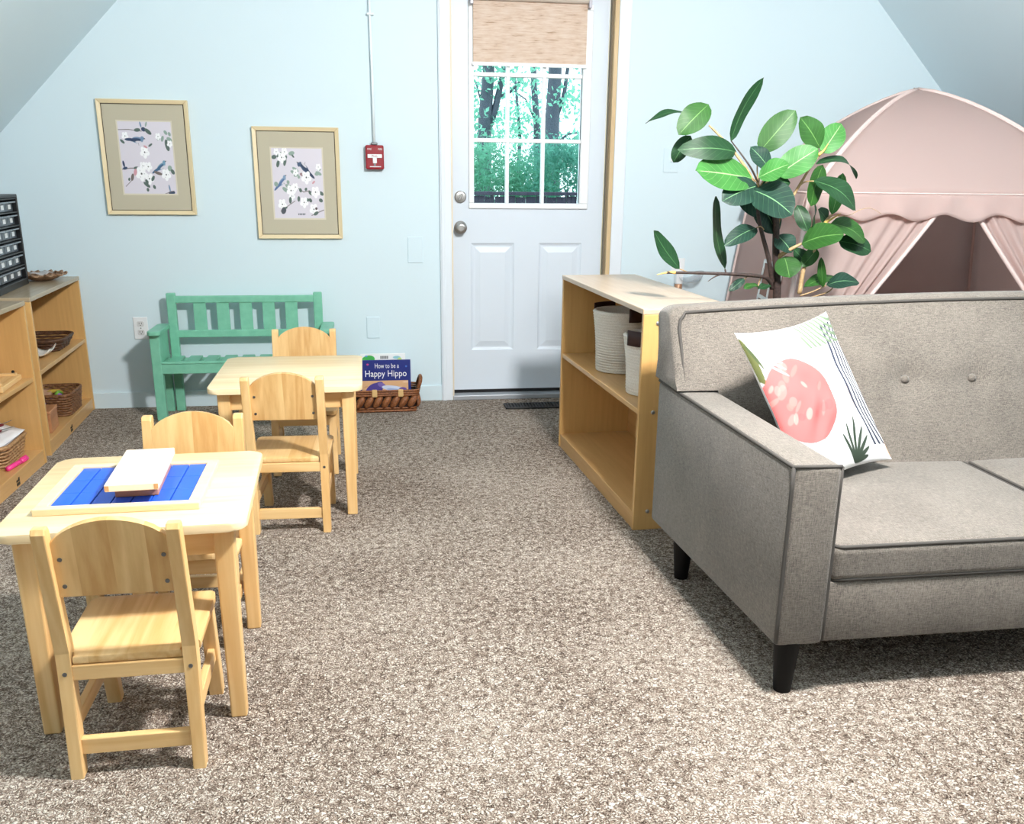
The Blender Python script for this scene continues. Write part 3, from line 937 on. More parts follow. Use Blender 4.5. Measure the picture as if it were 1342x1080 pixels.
for y in (-.1, .1): obj('cleat', bx(-.075, .075, y - .012, y + .012, .022, .032, bev=.002), W_PX, wb)
bm = MBM(); lathe(bm, [(.006, 0), (.006, .008), (.002, .010)], 10, Matrix.Translation((.06, .11, .032))); obj('peg', bm, M_DARK, wb)
wicker_basket('wicker_basket', 'light brown wicker basket of papers on the near bottom shelf', (-1.570, 3.835, .0625), R(2), .17, .24, .085, .018, wicker_mat('light_wicker', srgb(128, 88, 54), srgb(196, 156, 110)), 6, 26, .0058, rim=.009)
for k, (x, y, a, rl) in enumerate(((-1.565, 3.835, 4, 8), (-1.565, 3.84, -9, 10))):
    bm = MBM(); grid(bm, lambda u, v: Vector(((u - .5) * .16, (v - .5) * .23, .01 * sin(3 * u + 2 * v))), 6, 6)
    o = obj('paper_sheet', bm, mat('white_paper', srgb(232, 231, 232), .8), None, True, (x, y, .152 + .016 * k), (R(rl), R(10), R(a))); solid(o, .0015)
    tag(o, ('white paper sheet lying flat in the light wicker basket' if k == 0 else 'upper tilted white paper sheet under the maroon scissors'), 'paper', 'papers in the light wicker basket')
M_MAROON = mat('maroon_plastic', srgb(120, 26, 44), .35)
for k, (x, y, a) in enumerate(((-1.525, 3.84, 68), (-1.54, 3.89, 78))):
    t = thing('scissors', 'maroon handled scissors on the papers, ' + ('nearer pair' if k == 0 else 'farther pair'), 'scissors', (x, y, .190 + .012 * k), R(a), 'scissors on the papers')
    t.rotation_euler = (R(-12), R(2), R(a))
    for s in (-1, 1):
        bm = MBM(); cx, cy = -.045, s * .017
        tube(bm, [(cx + .026 * cos(2 * pi * i / 16), cy + .015 * sin(2 * pi * i / 16), 0) for i in range(16)], .005, 6, closed=True)
        obj('handle_ring', bm, M_MAROON, t, True)
        bm = MBM(); bar(bm, (-.02, s * .008, 0), (.075, -s * .004, .001 * s), .008, .003, up=(0, 0, 1), w2=(.002, .002)); obj('blade', bm, M_CHROME, t)
t = thing('marker_pen', 'pink marker pen lying at the front of the near bottom shelf', 'pen', (-1.448, 3.75, .0735), R(82))
bm = MBM(); lathe(bm, [(.0095, -.07), (.0095, .035), (.007, .037)], 14, Matrix.Rotation(R(90), 4, 'Y')); obj('barrel', bm, mat('hot_pink', srgb(236, 60, 140), .35), t, True)
bm = MBM(); lathe(bm, [(.0105, .03), (.0105, .08), (.007, .084)], 14, Matrix.Rotation(R(90), 4, 'Y')); cp = obj('cap', bm, mat('hot_pink'), t, True)
obj('clip', bx(.035, .078, -.003, .003, .010, .014), mat('hot_pink'), cp)
# scalloped tray on top
t = thing('scalloped_dish', 'scalloped woven dish of trinkets on top of the corner bookcase', 'dish', (-1.600, 4.785, .6905), R(3))
bm = MBM()
def fdish(u, v):
    a = 2 * pi * u; sc = 1 + (.10 * v) * abs(sin(5 * a)); r_ = .045 + .045 * v
    return Vector((r_ * cos(a) * sc * 1.0, r_ * 1.2 * sin(a) * sc, .004 + .026 * v ** 1.5))
grid(bm, fdish, 60, 5, True); bm.faces.new([v for v in bm.verts if v.co.z < .0045][:60])
o = obj('bowl', bm, wicker_mat('pale_wicker', srgb(104, 74, 52), srgb(176, 140, 108)), t, True); solid(o, .004)
for k in range(10):
    a = 2 * pi * (k + .5) / 10; bm = MBM()
    tube(bm, [(.093 * cos(a) + .016 * cos(b_) , .115 * sin(a) + .02 * sin(b_), .03 + .004 * sin(2 * b_)) for b_ in [2 * pi * i / 12 for i in range(12)]], .0045, 5, closed=True)
    obj('scallop_loop', bm, wicker_mat('pale_wicker', 0, 0), t, True)
bm = MBM(); grid(bm, lambda u, v: Vector(((u - .5) * .08, (v - .5) * .11, .032 + .006 * sin(7 * u + 4 * v))), 6, 6)
o = obj('folded_cloth', bm, mat('grey_cloth', srgb(196, 190, 188), .8), None, True, (-1.600, 4.785, .692), (0, 0, R(5))); solid(o, .004); tag(o, 'pale grey cloth lying in the scalloped dish', 'cloth')

# ---- parts organiser cabinet
oc = thing('drawer_cabinet', 'black cabinet of small clear labelled drawers on the left bookcases', 'cabinet', (-1.610, 4.635, .6905), R(180 + 5.5))
# local: front faces -x, runs +y away from the visible end
W_, H_, Dd = .50, .405, .15
bm = MBM()
box(bm, 0, Dd, 0, .014, 0, H_, .004); box(bm, 0, Dd, W_ - .014, W_, 0, H_, .004); box(bm, 0, Dd, .014, W_ - .014, H_ - .014, H_, .003); box(bm, 0, Dd, .014, W_ - .014, 0, .03, .003); box(bm, Dd - .006, Dd, .014, W_ - .014, .03, H_ - .014)
obj('case', bm, M_BLACK, oc)
rows_ = 6; rh = (H_ - .05) / rows_
M_DRAW = mat('smoky_clear_plastic', srgb(84, 92, 100), .25, Alpha=1.)
for r_ in range(rows_):
    z0 = .034 + r_ * rh
    obj('divider', bx(.004, Dd - .006, .014, W_ - .014, z0 + rh - .006, z0 + rh - .001), M_BLACK, oc)
    for k in range(4):
        y0 = .022 + k * .116; y1 = y0 + .108
        bm = MBM(); hexa(bm, [(.02, y0, z0), (.02, y1, z0), (.12, y1, z0), (.12, y0, z0), (.02, y0, z0 + rh - .016), (.02, y1, z0 + rh - .016), (.12, y1, z0 + rh - .016), (.12, y0, z0 + rh - .016)], .002)
        dr = obj('drawer', bm, M_DRAW, oc)
        obj('lip', bx(.004, .0205, y0, y1, z0 + rh - .022, z0 + rh - .015, bev=.002), mat('clear_lip', srgb(126, 134, 142), .2), dr)
        obj('paper_label', bx(.0185, .0197, y0 + .034, y1 - .034, z0 + .010, z0 + .030), M_WHITE, dr)

# ================================================================= TABLES AND CHAIRS
def rr_top(w_, d_, r_): return rrect(-w_ / 2, w_ / 2, -d_ / 2, d_ / 2, r_, 6)
def table(label, loc, rz, w_, d_, H):
    t = thing('play_table', label, 'table', loc, rz, 'pine play tables')
    bm = MBM(); prism(bm, rr_top(w_, d_, .035), H - .020, H, None, .004); obj('table_top', bm, W_TOP, t, 'auto')
    ix, iy = w_ / 2 - .052, d_ / 2 - .052
    for sx_ in (-1, 1):
        for sy_ in (-1, 1):
            bm = MBM(); x, y = sx_ * ix, sy_ * iy
            bar(bm, (x, y, 0), (x, y, H - .0205), .036, .036, .004, w2=(.044, .044)); obj('leg', bm, W_PZ, t)
    for s in (-1, 1):
        obj('apron', bx(-ix + .02, ix - .02, s * iy - .009, s * iy + .009, H - .085, H - .0205, bev=.002), W_PX, t)
        obj('apron', bx(s * ix - .009, s * ix + .009, -iy + .02, iy - .02, H - .085, H - .0205, bev=.002), W_PY, t)
    return t
TH = .49
table('pine play table nearest the camera holding the blue tray', (-.553, 2.137, 0), R(2.4), .505, .54, TH)
table('farther bare pine play table in front of the green bench', (-.325, 3.465, 0), R(.6), .528, .585, TH)

def chair():
    t = thing('child_chair', 'x', 'chair', (0, 0, 0), 0, 'pine child chairs')
    # local: backrest at y=0 side, seat extends to +y; viewer behind looks along +y
    for s in (-1, 1):
        x = s * .121
        pl = [(-.015, 0), (.015, 0), (.042, .25), (.040, .29), (-.002, .545), (-.008, .56), (-.026, .56), (-.031, .545), (.012, .27), (.010, .25)]
        pl = [(-.004, 0), (.026, 0), (.046, .24), (.046, .28), (.006, .548), (.0, .558), (-.020, .558), (-.026, .548), (.012, .28), (.012, .24)]
        bm = MBM(); Mx = Matrix(((0, 0, 1, x - .0135), (1, 0, 0, 0), (0, 1, 0, 0), (0, 0, 0, 1)))
        prism(bm, pl, 0, .027, Mx, .003)
        post = obj('back_post', bm, W_PZ, t)
        for z, y in ((.085, -.002 + .013), (.235, .012)):
            bm = MBM(); lathe(bm, [(.0045, -.004), (.0045, .0015), (.002, .001)], 10, Matrix.Translation((x, y - .0005, z)) @ Matrix.Rotation(R(90), 4, 'X')); obj('screw', bm, M_STEEL, post)
        bm = MBM(); bar(bm, (s * .116, .302, 0), (s * .116, .262, .248), .032, .030, .003); obj('front_leg', bm, W_PZ, t)
        bm = MBM(); bar(bm, (s * .119, .028, .118), (s * .117, .275, .118), .016, .034, .002, up=(0, 0, 1)); obj('side_stretcher', bm, W_PY, t)
        bm = MBM(); bar(bm, (s * .116, .04, .236), (s * .116, .262, .236), .016, .030, .002, up=(0, 0, 1)); obj('side_rail', bm, W_PY, t)
    # curved-top back panel, leaning with the posts
    lean = Matrix.Translation((0, .018, .405)) @ Matrix.Rotation(R(7.6), 4, 'X')
    poly = [(-.110, 0), (.110, 0), (.110, .118)]
    for i in range(1, 16):
        a = i / 16; x = .110 - .22 * a; poly.append((x, .118 + .048 * (1 - (x / .110) ** 2) ** .75))
    poly.append((-.110, .118))
    bm = MBM(); prism(bm, poly, -.008, .008, lean @ Matrix.Rotation(R(90), 4, 'X'), .002)
    bp = obj('back_panel', bm, W_BACK, t)
    for sx_ in (-1, 1):
        for z in (.025, .085):
            bm = MBM(); lathe(bm, [(.0045, 0), (.0045, .0095), (.002, .0098)], 10, lean @ Matrix.Translation((sx_ * .095, 0, z)) @ Matrix.Rotation(R(90), 4, 'X')); obj('screw', bm, M_STEEL, bp)
    poly = [(-.105, .018), (.105, .018), (.105, .048), (.137, .052)] + [(.137, .27), (.134, .29), (.124, .30)] + [(-.124, .30), (-.134, .29), (-.137, .27)] + [(-.137, .052), (-.105, .048)]
    bm = MBM(); prism(bm, poly, .252, .270, None, .004); obj('seat', bm, W_SEAT, t, 'auto')
    obj('rear_rail', bx(-.108, .108, .014, .032, .218, .251, bev=.002), W_PX, t)
    obj('front_rail', bx(-.108, .108, .262, .280, .205, .245, bev=.002), W_PX, t)
    obj('rear_stretcher', bx(-.108, .108, .008, .026, .05, .086, bev=.002), W_PX, t)
    return t
ch0 = chair()
def put(o, label, x, y, a):
    o.location = (x, y, 0); o.rotation_euler = (0, 0, R(a)); o['label'] = label
spots = [('pine child chair nearest the camera, seen from behind at the tray table', -.520, 1.726, 1.2),
         ('pine child chair on the far side of the tray table, facing the camera', -.512, 2.545, 180.3),
         ('pine child chair with its back to the camera at the bare table', -.316, 3.050, -1.5),
         ('pine child chair between the bare table and the green bench', -.312, 4.005, 180.5)]
cps = [copy_tree(ch0) for _ in spots[1:]]
for o, s_ in zip([ch0] + cps, spots): put(o, *s_)
cp1 = obj('plastic_cap', bx(-.004, .004, .0045, .0075, .468, .476, bev=.001), M_WHITE, ch0)

# ---- tray with blue boards and box on the near table
W_MAT = wood('pale_tray_wood', srgb(240, 214, 172), srgb(228, 194, 146), 'x', None, .4, .5)
tr = thing('sorting_tray', 'shallow wooden tray lined with blue squares on the near table', 'tray', (-.575, 2.130, TH), R(1.2))
tw, td = .345, .325
for (a, b, c, d, m) in ((-tw / 2, tw / 2, -td / 2, -td / 2 + .022, W_MAT), (-tw / 2, tw / 2, td / 2 - .022, td / 2, W_MAT), (-tw / 2, -tw / 2 + .026, -td / 2 + .022, td / 2 - .022, W_MAT), (tw / 2 - .026, tw / 2, -td / 2 + .022, td / 2 - .022, W_MAT)):
    obj('tray_rim', bx(a, b, c, d, 0, .016, bev=.002), m, tr)
obj('tray_base', bx(-tw / 2 + .02, tw / 2 - .02, -td / 2 + .02, td / 2 - .02, .0005, .006), mat('tray_felt', srgb(14, 34, 100), .8), tr)
M_BLUE = mat('cobalt_blue_tile', srgb(30, 92, 214), .4)
nx_, ny_ = 7, 3
for i in range(nx_):
    for j in range(ny_):
        x0 = -tw / 2 + .027 + i * (tw - .054) / nx_; x1 = x0 + (tw - .054) / nx_
        y0 = -td / 2 + .023 + j * (td - .046) / ny_; y1 = y0 + (td - .046) / ny_
        obj('blue_tile', bx(x0 + .0014, x1 - .0014, y0 + .0006, y1 - .0006, .006, .0115, bev=.0006, seg=1), M_BLUE, tr)
lb = thing('lidded_box', 'small box with oversized pale wooden lid on the blue tray', 'box', (-.552, 2.135, TH + .0118), R(4))
W_PK = wood('pink_cream_lid', srgb(244, 222, 200), srgb(238, 210, 184), 'y', None, .4, .4)
obj('body', bx(-.046, .046, -.095, .115, 0, .03, bev=.002), wood('box_body_wood', srgb(196, 140, 110), srgb(172, 116, 88), 'x'), lb)
obj('lid', bx(-.056, .056, -.145, .130, .030, .046, bev=.002), W_PK, lb)
for s in (-1, 1): obj('lid_joint', bx(s * .051 - .0045, s * .051 + .0045, -.1458, -.135, .032, .044), wood('joint_wood', srgb(206, 160, 112), srgb(186, 138, 92), 'z'), lb)

# ================================================================= GREEN BENCH
def green_build(nt, b):
    n_ = noise(nt, coords(nt), 30, 3.)
    nt.links.new(ramp(nt, n_, [(.3, srgb(116, 184, 156)), (.7, srgb(128, 196, 168))]), b.inputs['Base Color'])
M_GREEN = mat('mint_green_paint', rough=.4, build=green_build)
be = thing('bench', 'mint green painted child bench with slatted back against the wall', 'bench', (-.665, 4.79, 0))
def bxo(name, *a, **k): return obj(name, bx(*a, **k), M_GREEN, be)
hw = .385
for s in (-1, 1):
    bxo('back_post', s * (hw - .02) - .022, s * (hw - .02) + .022, .075, .105, 0, .612, bev=.004)
    bxo('front_leg', s * (hw + .033) - .024, s * (hw + .033) + .024, -.125, -.088, 0, .432, bev=.004)
    bm = MBM(); prism(bm, [(s * (hw + .028) + x, y) for x, y in rrect(-.032, .032, -.16, .10, .02, 4)], .434, .456, None, .004); obj('armrest', bm, M_GREEN, be)
    bxo('side_rail', s * (hw + .02) - .011, s * (hw + .02) + .011, -.09, .08, .235, .282, bev=.003)
    bxo('rear_leg', s * (hw + .033) - .022, s * (hw + .033) + .022, .070, .105, 0, .30, bev=.004)
    bxo('arm_panel', s * (hw + .02) - .008, s * (hw + .02) + .008, -.088, .085, .29, .433, bev=.002)
bxo('top_rail', -hw + .02, hw - .02, .078, .102, .562, .597, bev=.004)
bxo('lower_rail', -hw + .02, hw - .02, .078, .102, .386, .422, bev=.004)
op = 2 * (hw - .042)
for i in range(5):
    x = -hw + .042 + op * (i + 1) / 6 + 0.0
    bxo('back_slat', x - .031, x + .031, .084, .097, .42, .564, bev=.002)
bxo('front_rail', -hw - .015, hw + .015, -.122, -.10, .238, .287, bev=.003)
bxo('rear_rail', -hw, hw, .075, .095, .238, .280, bev=.003)
for i in range(9):
    wdt = (2 * hw + .02) / 9; x0 = -hw - .01 + i * wdt
    bxo('seat_slat', x0 + .013, x0 + wdt - .013, -.10, .09, .276, .291, bev=.003)
bxo('seat_front_board', -hw - .012, hw + .012, -.126, -.098, .2875, .299, bev=.003)

# ================================================================= BOOK BASKET
bk = thing('book_basket', 'plaited brown wood-chip basket holding picture books by the wall', 'basket', (.035, 4.80, 0), R(1))
M_PLAIT = wicker_mat('plaited_wood', srgb(92, 50, 26), srgb(158, 98, 54))
bw, bd, bh = .31, .15, .118
for zz_, rr, g in ((.008, .007, 0), (.022, .005, .003), (.094, .006, .014), (.106, .006, .016), (.118, .006, .018)):
    bm = MBM(); tube(bm, [(x, y, zz_) for x, y in rrect(-bw / 2 - g, bw / 2 + g, -bd / 2 - g, bd / 2 + g, .03, 5)], rr, 6, closed=True); obj('band' if zz_ < .09 else 'rim_band', bm, M_PLAIT, bk, True)
obj('base', bx(-bw / 2, bw / 2, -bd / 2, bd / 2, .002, .009), M_PLAIT, bk)
bm = MBM()
rr0 = rrect(-bw / 2 - .002, bw / 2 + .002, -bd / 2 - .002, bd / 2 + .002, .03, 4)
vlo = [bm.verts.new((x * .97, y * .95, .012)) for x, y in rr0]; vhi = [bm.verts.new((x * 1.02, y * 1.02, .1)) for x, y in rr0]
for i in range(len(rr0)): bm.faces.new((vlo[i], vlo[(i + 1) % len(rr0)], vhi[(i + 1) % len(rr0)], vhi[i]))
o = obj('gap_shade_sheet', bm, mat('gap_shade_brown', srgb(40, 22, 14), .7), bk); solid(o, .003)  # dark sheet behind the plaits, shade of their gaps put into its colour
def plait(p, nrm, tang):
    bm = MBM(); nrm = Vector(nrm); tang = Vector(tang); p = Vector(p)
    def f(u, v):
        a = (u - .5) * pi; s = (v - .5) * 2; wd = .017 * (1 - s * s) ** .5 + .003
        return p + tang * (sin(a) * wd + s * .016) + Vector((0, 0, 1)) * (s * .034) + nrm * (.002 + .020 * cos(a) * (1 - .7 * s * s))
    grid(bm, f, 8, 6); o = obj('plait', bm, M_PLAIT, bk, True); solid(o, .003)
for i in range(7): plait((-bw / 2 + .02 + i * .045, -bd / 2 - .004, .058), (0, -1, 0), (1, 0, 0))
for i in range(4): plait((bw / 2 + .004, -bd / 2 + .025 + i * .034, .058), (1, 0, 0), (0, 1, 0)); plait((-bw / 2 - .004, -bd / 2 + .025 + i * .034, .058), (-1, 0, 0), (0, 1, 0))
bm = MBM(); tube(bm, [(bw / 2 + .014, -.05, .118), (bw / 2 + .026, -.045, .155), (bw / 2 + .030, -.02, .172), (bw / 2 + .030, .02, .172), (bw / 2 + .026, .045, .155), (bw / 2 + .014, .05, .118)], .010, 8); obj('handle', bm, M_PLAIT, bk, True)
bm = MBM(); tube(bm, [(-x, y, z) for x, y, z in [(bw / 2 + .014, -.05, .118), (bw / 2 + .026, -.045, .155), (bw / 2 + .030, 0, .175), (bw / 2 + .026, .045, .155), (bw / 2 + .014, .05, .118)]], .010, 8); obj('handle', bm, M_PLAIT, bk, True)
M_TIE = mat('raffia_tie', srgb(206, 170, 116), .8)
for x in (-.06, .075): obj('raffia_tie', bx(x - .014, x + .014, -bd / 2 - .026, -bd / 2 - .008, .086, .126, bev=.005), M_TIE, bk)
# books
def book(name, label, loc, rx, w_, h_, t_, canvas, cov, ry=0):
    t = thing(name, label, 'book', loc); t.rotation_euler = (rx, ry, 0)
    me = canvas.mesh('front_cover_print', lambda x, y: np.stack([x - w_ / 2, np.full_like(x, -t_ / 2 - .0006), h_ - y], -1))
    box_ = MBM(); box(box_, -w_ / 2, w_ / 2, -t_ / 2, -t_ / 2 + .003, 0, h_, .001); fc = obj('front_cover', box_, cov, t)
    obj('cover_print', me, print_mat('book_print', .3), fc)
    obj('back_cover', bx(-w_ / 2, w_ / 2, t_ / 2 - .003, t_ / 2, 0, h_, bev=.001), cov, t)
    obj('page_block', bx(-w_ / 2 + .004, w_ / 2 - .004, -t_ / 2 + .003, t_ / 2 - .003, .004, h_ - .004), mat('white_paper'), t)
    return t
bwid, bhgt = .268, .255
cv = Canvas(bwid, bhgt, 220, 210, (34, 46, 120))
iy0 = .108; inn = (cv.y > iy0) & (cv.x > .012) & (cv.x < bwid - .014)
cv.c[inn] = srgb(214, 170, 128)
for i in range(30):
    cv.ell(random.uniform(.02, bwid - .02), random.uniform(iy0 + .005, bhgt), random.uniform(.01, .03), .004, random.uniform(-30, 30), random.choice([(226, 188, 150), (196, 146, 104), (232, 206, 176)]), .7)
cv.leaf(.02, .20, .12, .118, .05, (80, 70, 146)); cv.ell(.075, .16, .05, .035, -35, (78, 66, 140)); cv.leaf(.03, .19, .12, .19, .06, (64, 52, 122))
cv.ell(.115, .132, .022, .012, 20, (120, 100, 170)); cv.ell(.175, .150, .06, .014, 8, (206, 214, 236)); cv.ell(.19, .165, .05, .012, 12, (170, 186, 222)); cv.ell(.225, .155, .02, .010, 0, (110, 88, 160))
cv.c[(cv.y > iy0) & ((cv.x <= .012) | (cv.x >= bwid - .014))] = srgb(34, 46, 120)
cv.ell(.045, .022, .006, .005, 0, (190, 70, 130)); cv.ell(.245, .034, .005, .005, 0, (70, 110, 190))
b1 = book('picture_book', 'navy picture book with a happy hippo title in the basket', (.034, 4.776, .012), R(-3), bwid, bhgt, .014, cv, mat('navy_cover', srgb(34, 46, 120), .35))
M_TXT = mat('white_print', srgb(238, 238, 240), .4)
for txt, size, x, z in (('How to be a', .036, .010, .224), ('Happy Hippo', .048, .004, .183)):
    me = text_mesh(txt, size); o = obj('title_lettering', me, M_TXT, b1); o.location = (x, -.0082, z); o.rotation_euler = (R(90), 0, 0)
    wmax = max(v.co.x for v in me.vertices) - min(v.co.x for v in me.vertices); tgt = .125 if size < .04 else .215
    o.scale = (tgt / wmax, 1, 1)
    # give the strokes a bolder face
    for v in me.vertices: pass
wh = Canvas(.235, .29, 150, 180, (240, 242, 242))
wh.ell(.04, .03, .035, .022, -10, (74, 178, 84)); wh.ell(.02, .045, .02, .015, 20, (110, 196, 90)); wh.ell(.19, .02, .02, .008, 0, (150, 206, 214)); wh.ell(.205, .035, .012, .014, 0, (196, 220, 120)); wh.ell(.03, .012, .006, .004, 0, (90, 150, 220))
for k in range(14): wh.line([(.105 + k * .003, .012), (.105 + k * .003, .026)], .0016 if k % 3 else .0026, (30, 30, 34))
book('picture_book', 'white picture book with green shape standing behind the navy book', (.026, 4.835, .012), R(-2), .235, .278, .012, wh, mat('white_cover', srgb(240, 242, 242), .35))

# ================================================================= FRAMED BIRD PRINTS
M_FRAME = wood('pale_gold_frame', srgb(232, 214, 176), srgb(216, 192, 146), 'z', None, .4, .5)
M_FRAMEX = wood('pale_gold_frame_x', srgb(232, 214, 176), srgb(216, 192, 146), 'x', None, .4, .5)
M_MAT = mat('linen_mat_board', srgb(190, 182, 160), .8, build=lambda nt, b: bump(nt, b, noise(nt, coords(nt), 500, 2.), .2, .001))
M_LIP = mat('frame_lip', srgb(70, 58, 44), .6)
BLUE, DBL, GRN, DGR, WHT, PNK, BRN = (112, 140, 170), (44, 62, 92), (140, 160, 150), (80, 98, 92), (246, 246, 248), (206, 150, 160), (110, 98, 96)
def flower(c, x, y, s):
    for k in range(5):
        a = 72 * k + 15; c.ell(x + s * .55 * cos(R(a)), y + s * .5 * sin(R(a)), s * .55, s * .42, a, WHT, .95)
    c.ell(x, y, s * .16, s * .14, 0, (90, 90, 96))
    for k in range(3): c.ell(x + s * .5 * cos(k * 2.1), y + s * .5 * sin(k * 2.1), s * .1, s * .05, k * 50, (150, 150, 156), .8)
def bird(c, x, y, s, ang, body, wing):
    t = R(ang); q = lambda u, v: (x + s * (u * cos(t) - v * sin(t)), y + s * (u * sin(t) + v * cos(t)))
    c.leaf(*q(-.3, .0), *q(-1.5, .02), s * .28, wing); c.ell(*q(.1, .02), s * .72, s * .30, ang, body); c.ell(*q(.72, -.16), s * .24, s * .20, ang, body)
    c.leaf(*q(.90, -.18), *q(1.10, -.12), s * .10, (60, 60, 66)); c.leaf(*q(.55, -.02), *q(-.9, .06), s * .34, wing); c.ell(*q(.25, .2), s * .4, s * .11, ang, (226, 220, 226), .8)
    c.line([q(.2, .3), q(.25, .5)], s * .04, BRN)
def picture(label, x0, x1, z0, z1, art):
    w_, h_ = x1 - x0, z1 - z0
    t = thing('framed_picture', label, 'picture', ((x0 + x1) / 2, D, (z0 + z1) / 2), 0, 'framed bird prints')
    hw_, hh = w_ / 2, h_ / 2; f = .020
    obj('backing', bx(-hw_ + .005, hw_ - .005, -.012, -.001, -hh + .005, hh - .005), M_LIP, t)
    for s in (-1, 1):
        bm = MBM(); hexa(bm, [(s * hw_, -.024, -hh), (s * (hw_ - f), -.018, -hh + f), (s * (hw_ - f), -.004, -hh + f), (s * hw_, -.001, -hh), (s * hw_, -.024, hh), (s * (hw_ - f), -.018, hh - f), (s * (hw_ - f), -.004, hh - f), (s * hw_, -.001, hh)], .002, 1)
        obj('frame_side', bm, M_FRAME, t)
        bm = MBM(); hexa(bm, [(-hw_, -.024, s * hh), (-hw_ + f, -.018, s * (hh - f)), (-hw_ + f, -.004, s * (hh - f)), (-hw_, -.001, s * hh), (hw_, -.024, s * hh), (hw_ - f, -.018, s * (hh - f)), (hw_ - f, -.004, s * (hh - f)), (hw_, -.001, s * hh)], .002, 1)
        obj('frame_rail', bm, M_FRAMEX, t)
    bm = MBM()
    for (a, b, c, d) in ((-hw_ + f, hw_ - f, hh - f - .003, hh - f), (-hw_ + f, hw_ - f, -hh + f, -hh + f + .003), (-hw_ + f, -hw_ + f + .003, -hh + f, hh - f), (hw_ - f - .003, hw_ - f, -hh + f, hh - f)): box(bm, a, b, -.017, -.013, c, d)
    obj('inner_lip', bm, M_LIP, t)
    aw, ah = w_ * .585, h_ * .625
    bm = MBM(); a0, a1 = aw / 2 + .007, ah / 2 + .007
    for (a, b, c, d) in ((-hw_ + f, hw_ - f, a1, hh - f), (-hw_ + f, hw_ - f, -hh + f, -a1), (-hw_ + f, -a0, -a1, a1), (a0, hw_ - f, -a1, a1)): box(bm, a, b, -.0150, -.0125, c, d)
    obj('mat_board', bm, M_MAT, t)
    obj('mat_bevel', bx(-a0, a0, -.0132, -.0124, -a1, a1), mat('mat_core', srgb(216, 208, 190), .8), t)
    c = Canvas(1, 1, 170, 230, (216, 210, 220)); c.px = 1 / 170
    art(c)
    me = c.mesh('bird_print', lambda x, y: np.stack([(x - .5) * aw, np.full_like(x, -.0136), (.5 - y) * ah], -1))
    obj('bird_print', me, print_mat('art_print', .5), t)
    return t
def art1(c):
    c.line([(0, .115), (.2, .11), (.36, .125), (.44, .13)], .010, BRN); c.leaf(.30, .12, .42, .11, .05, DGR); c.ell(.48, .105, .045, .03, 10, DBL); c.leaf(.5, .10, .62, .17, .06, DGR); c.leaf(.44, .08, .42, .0, .03, BLUE); c.leaf(.52, .07, .55, .0, .03, GRN)
    flower(c, .12, .2, .06); bird(c, .33, .25, .15, 2, BLUE, DBL); c.leaf(.02, .25, .10, .30, .04, DGR)
    flower(c, .46, .42, .085); c.leaf(.54, .34, .62, .30, .03, DGR); c.leaf(.52, .36, .45, .33, .03, PNK)
    for a in ((.86, .12, .92, .17), (.94, .14, .98, .19), (.78, .2, .72, .25), (.84, .19, .80, .27)): c.leaf(*a, .05, GRN)
    c.leaf(.88, .24, .92, .40, .08, DGR); c.leaf(.90, .22, 1.0, .26, .06, GRN); flower(c, .95, .30, .05); flower(c, .74, .2, .05)
    c.line([(0, .66), (.15, .645), (.30, .64)], .012, BRN); c.ell(.06, .645, .045, .02, -10, DBL); c.leaf(.05, .63, .03, .54, .04, DBL); c.leaf(.22, .645, .32, .635, .04, DGR)
    flower(c, .36, .72, .105); flower(c, .50, .79, .08); flower(c, .50, .62, .07); flower(c, .40, .61, .06); c.ell(.245, .70, .03, .05, 20, PNK); c.leaf(.20, .72, .16, .82, .055, BRN); c.line([(.18, .8), (.04, .90)], .010, BRN); c.leaf(.1, .82, .13, .78, .04, DGR)
    bird(c, .735, .62, .13, -28, (110, 150, 176), (60, 96, 130)); c.leaf(.60, .69, .76, .73, .045, BRN); flower(c, .83, .73, .085); c.leaf(.92, .60, .90, .68, .08, GRN); c.leaf(.93, .66, .99, .72, .06, DGR)
    for a in ((.38, .84, .5, .91), (.54, .82, .60, .75), (.44, .92, .46, .97), (.56, .88, .60, .93), (.47, .86, .42, .80)): c.leaf(*a, .05, DGR)
    c.leaf(.84, .99, .97, .98, .05, DBL); c.leaf(.88, .97, .86, .87, .03, BLUE); c.line([(.78, 1), (.95, .96)], .010, BRN)
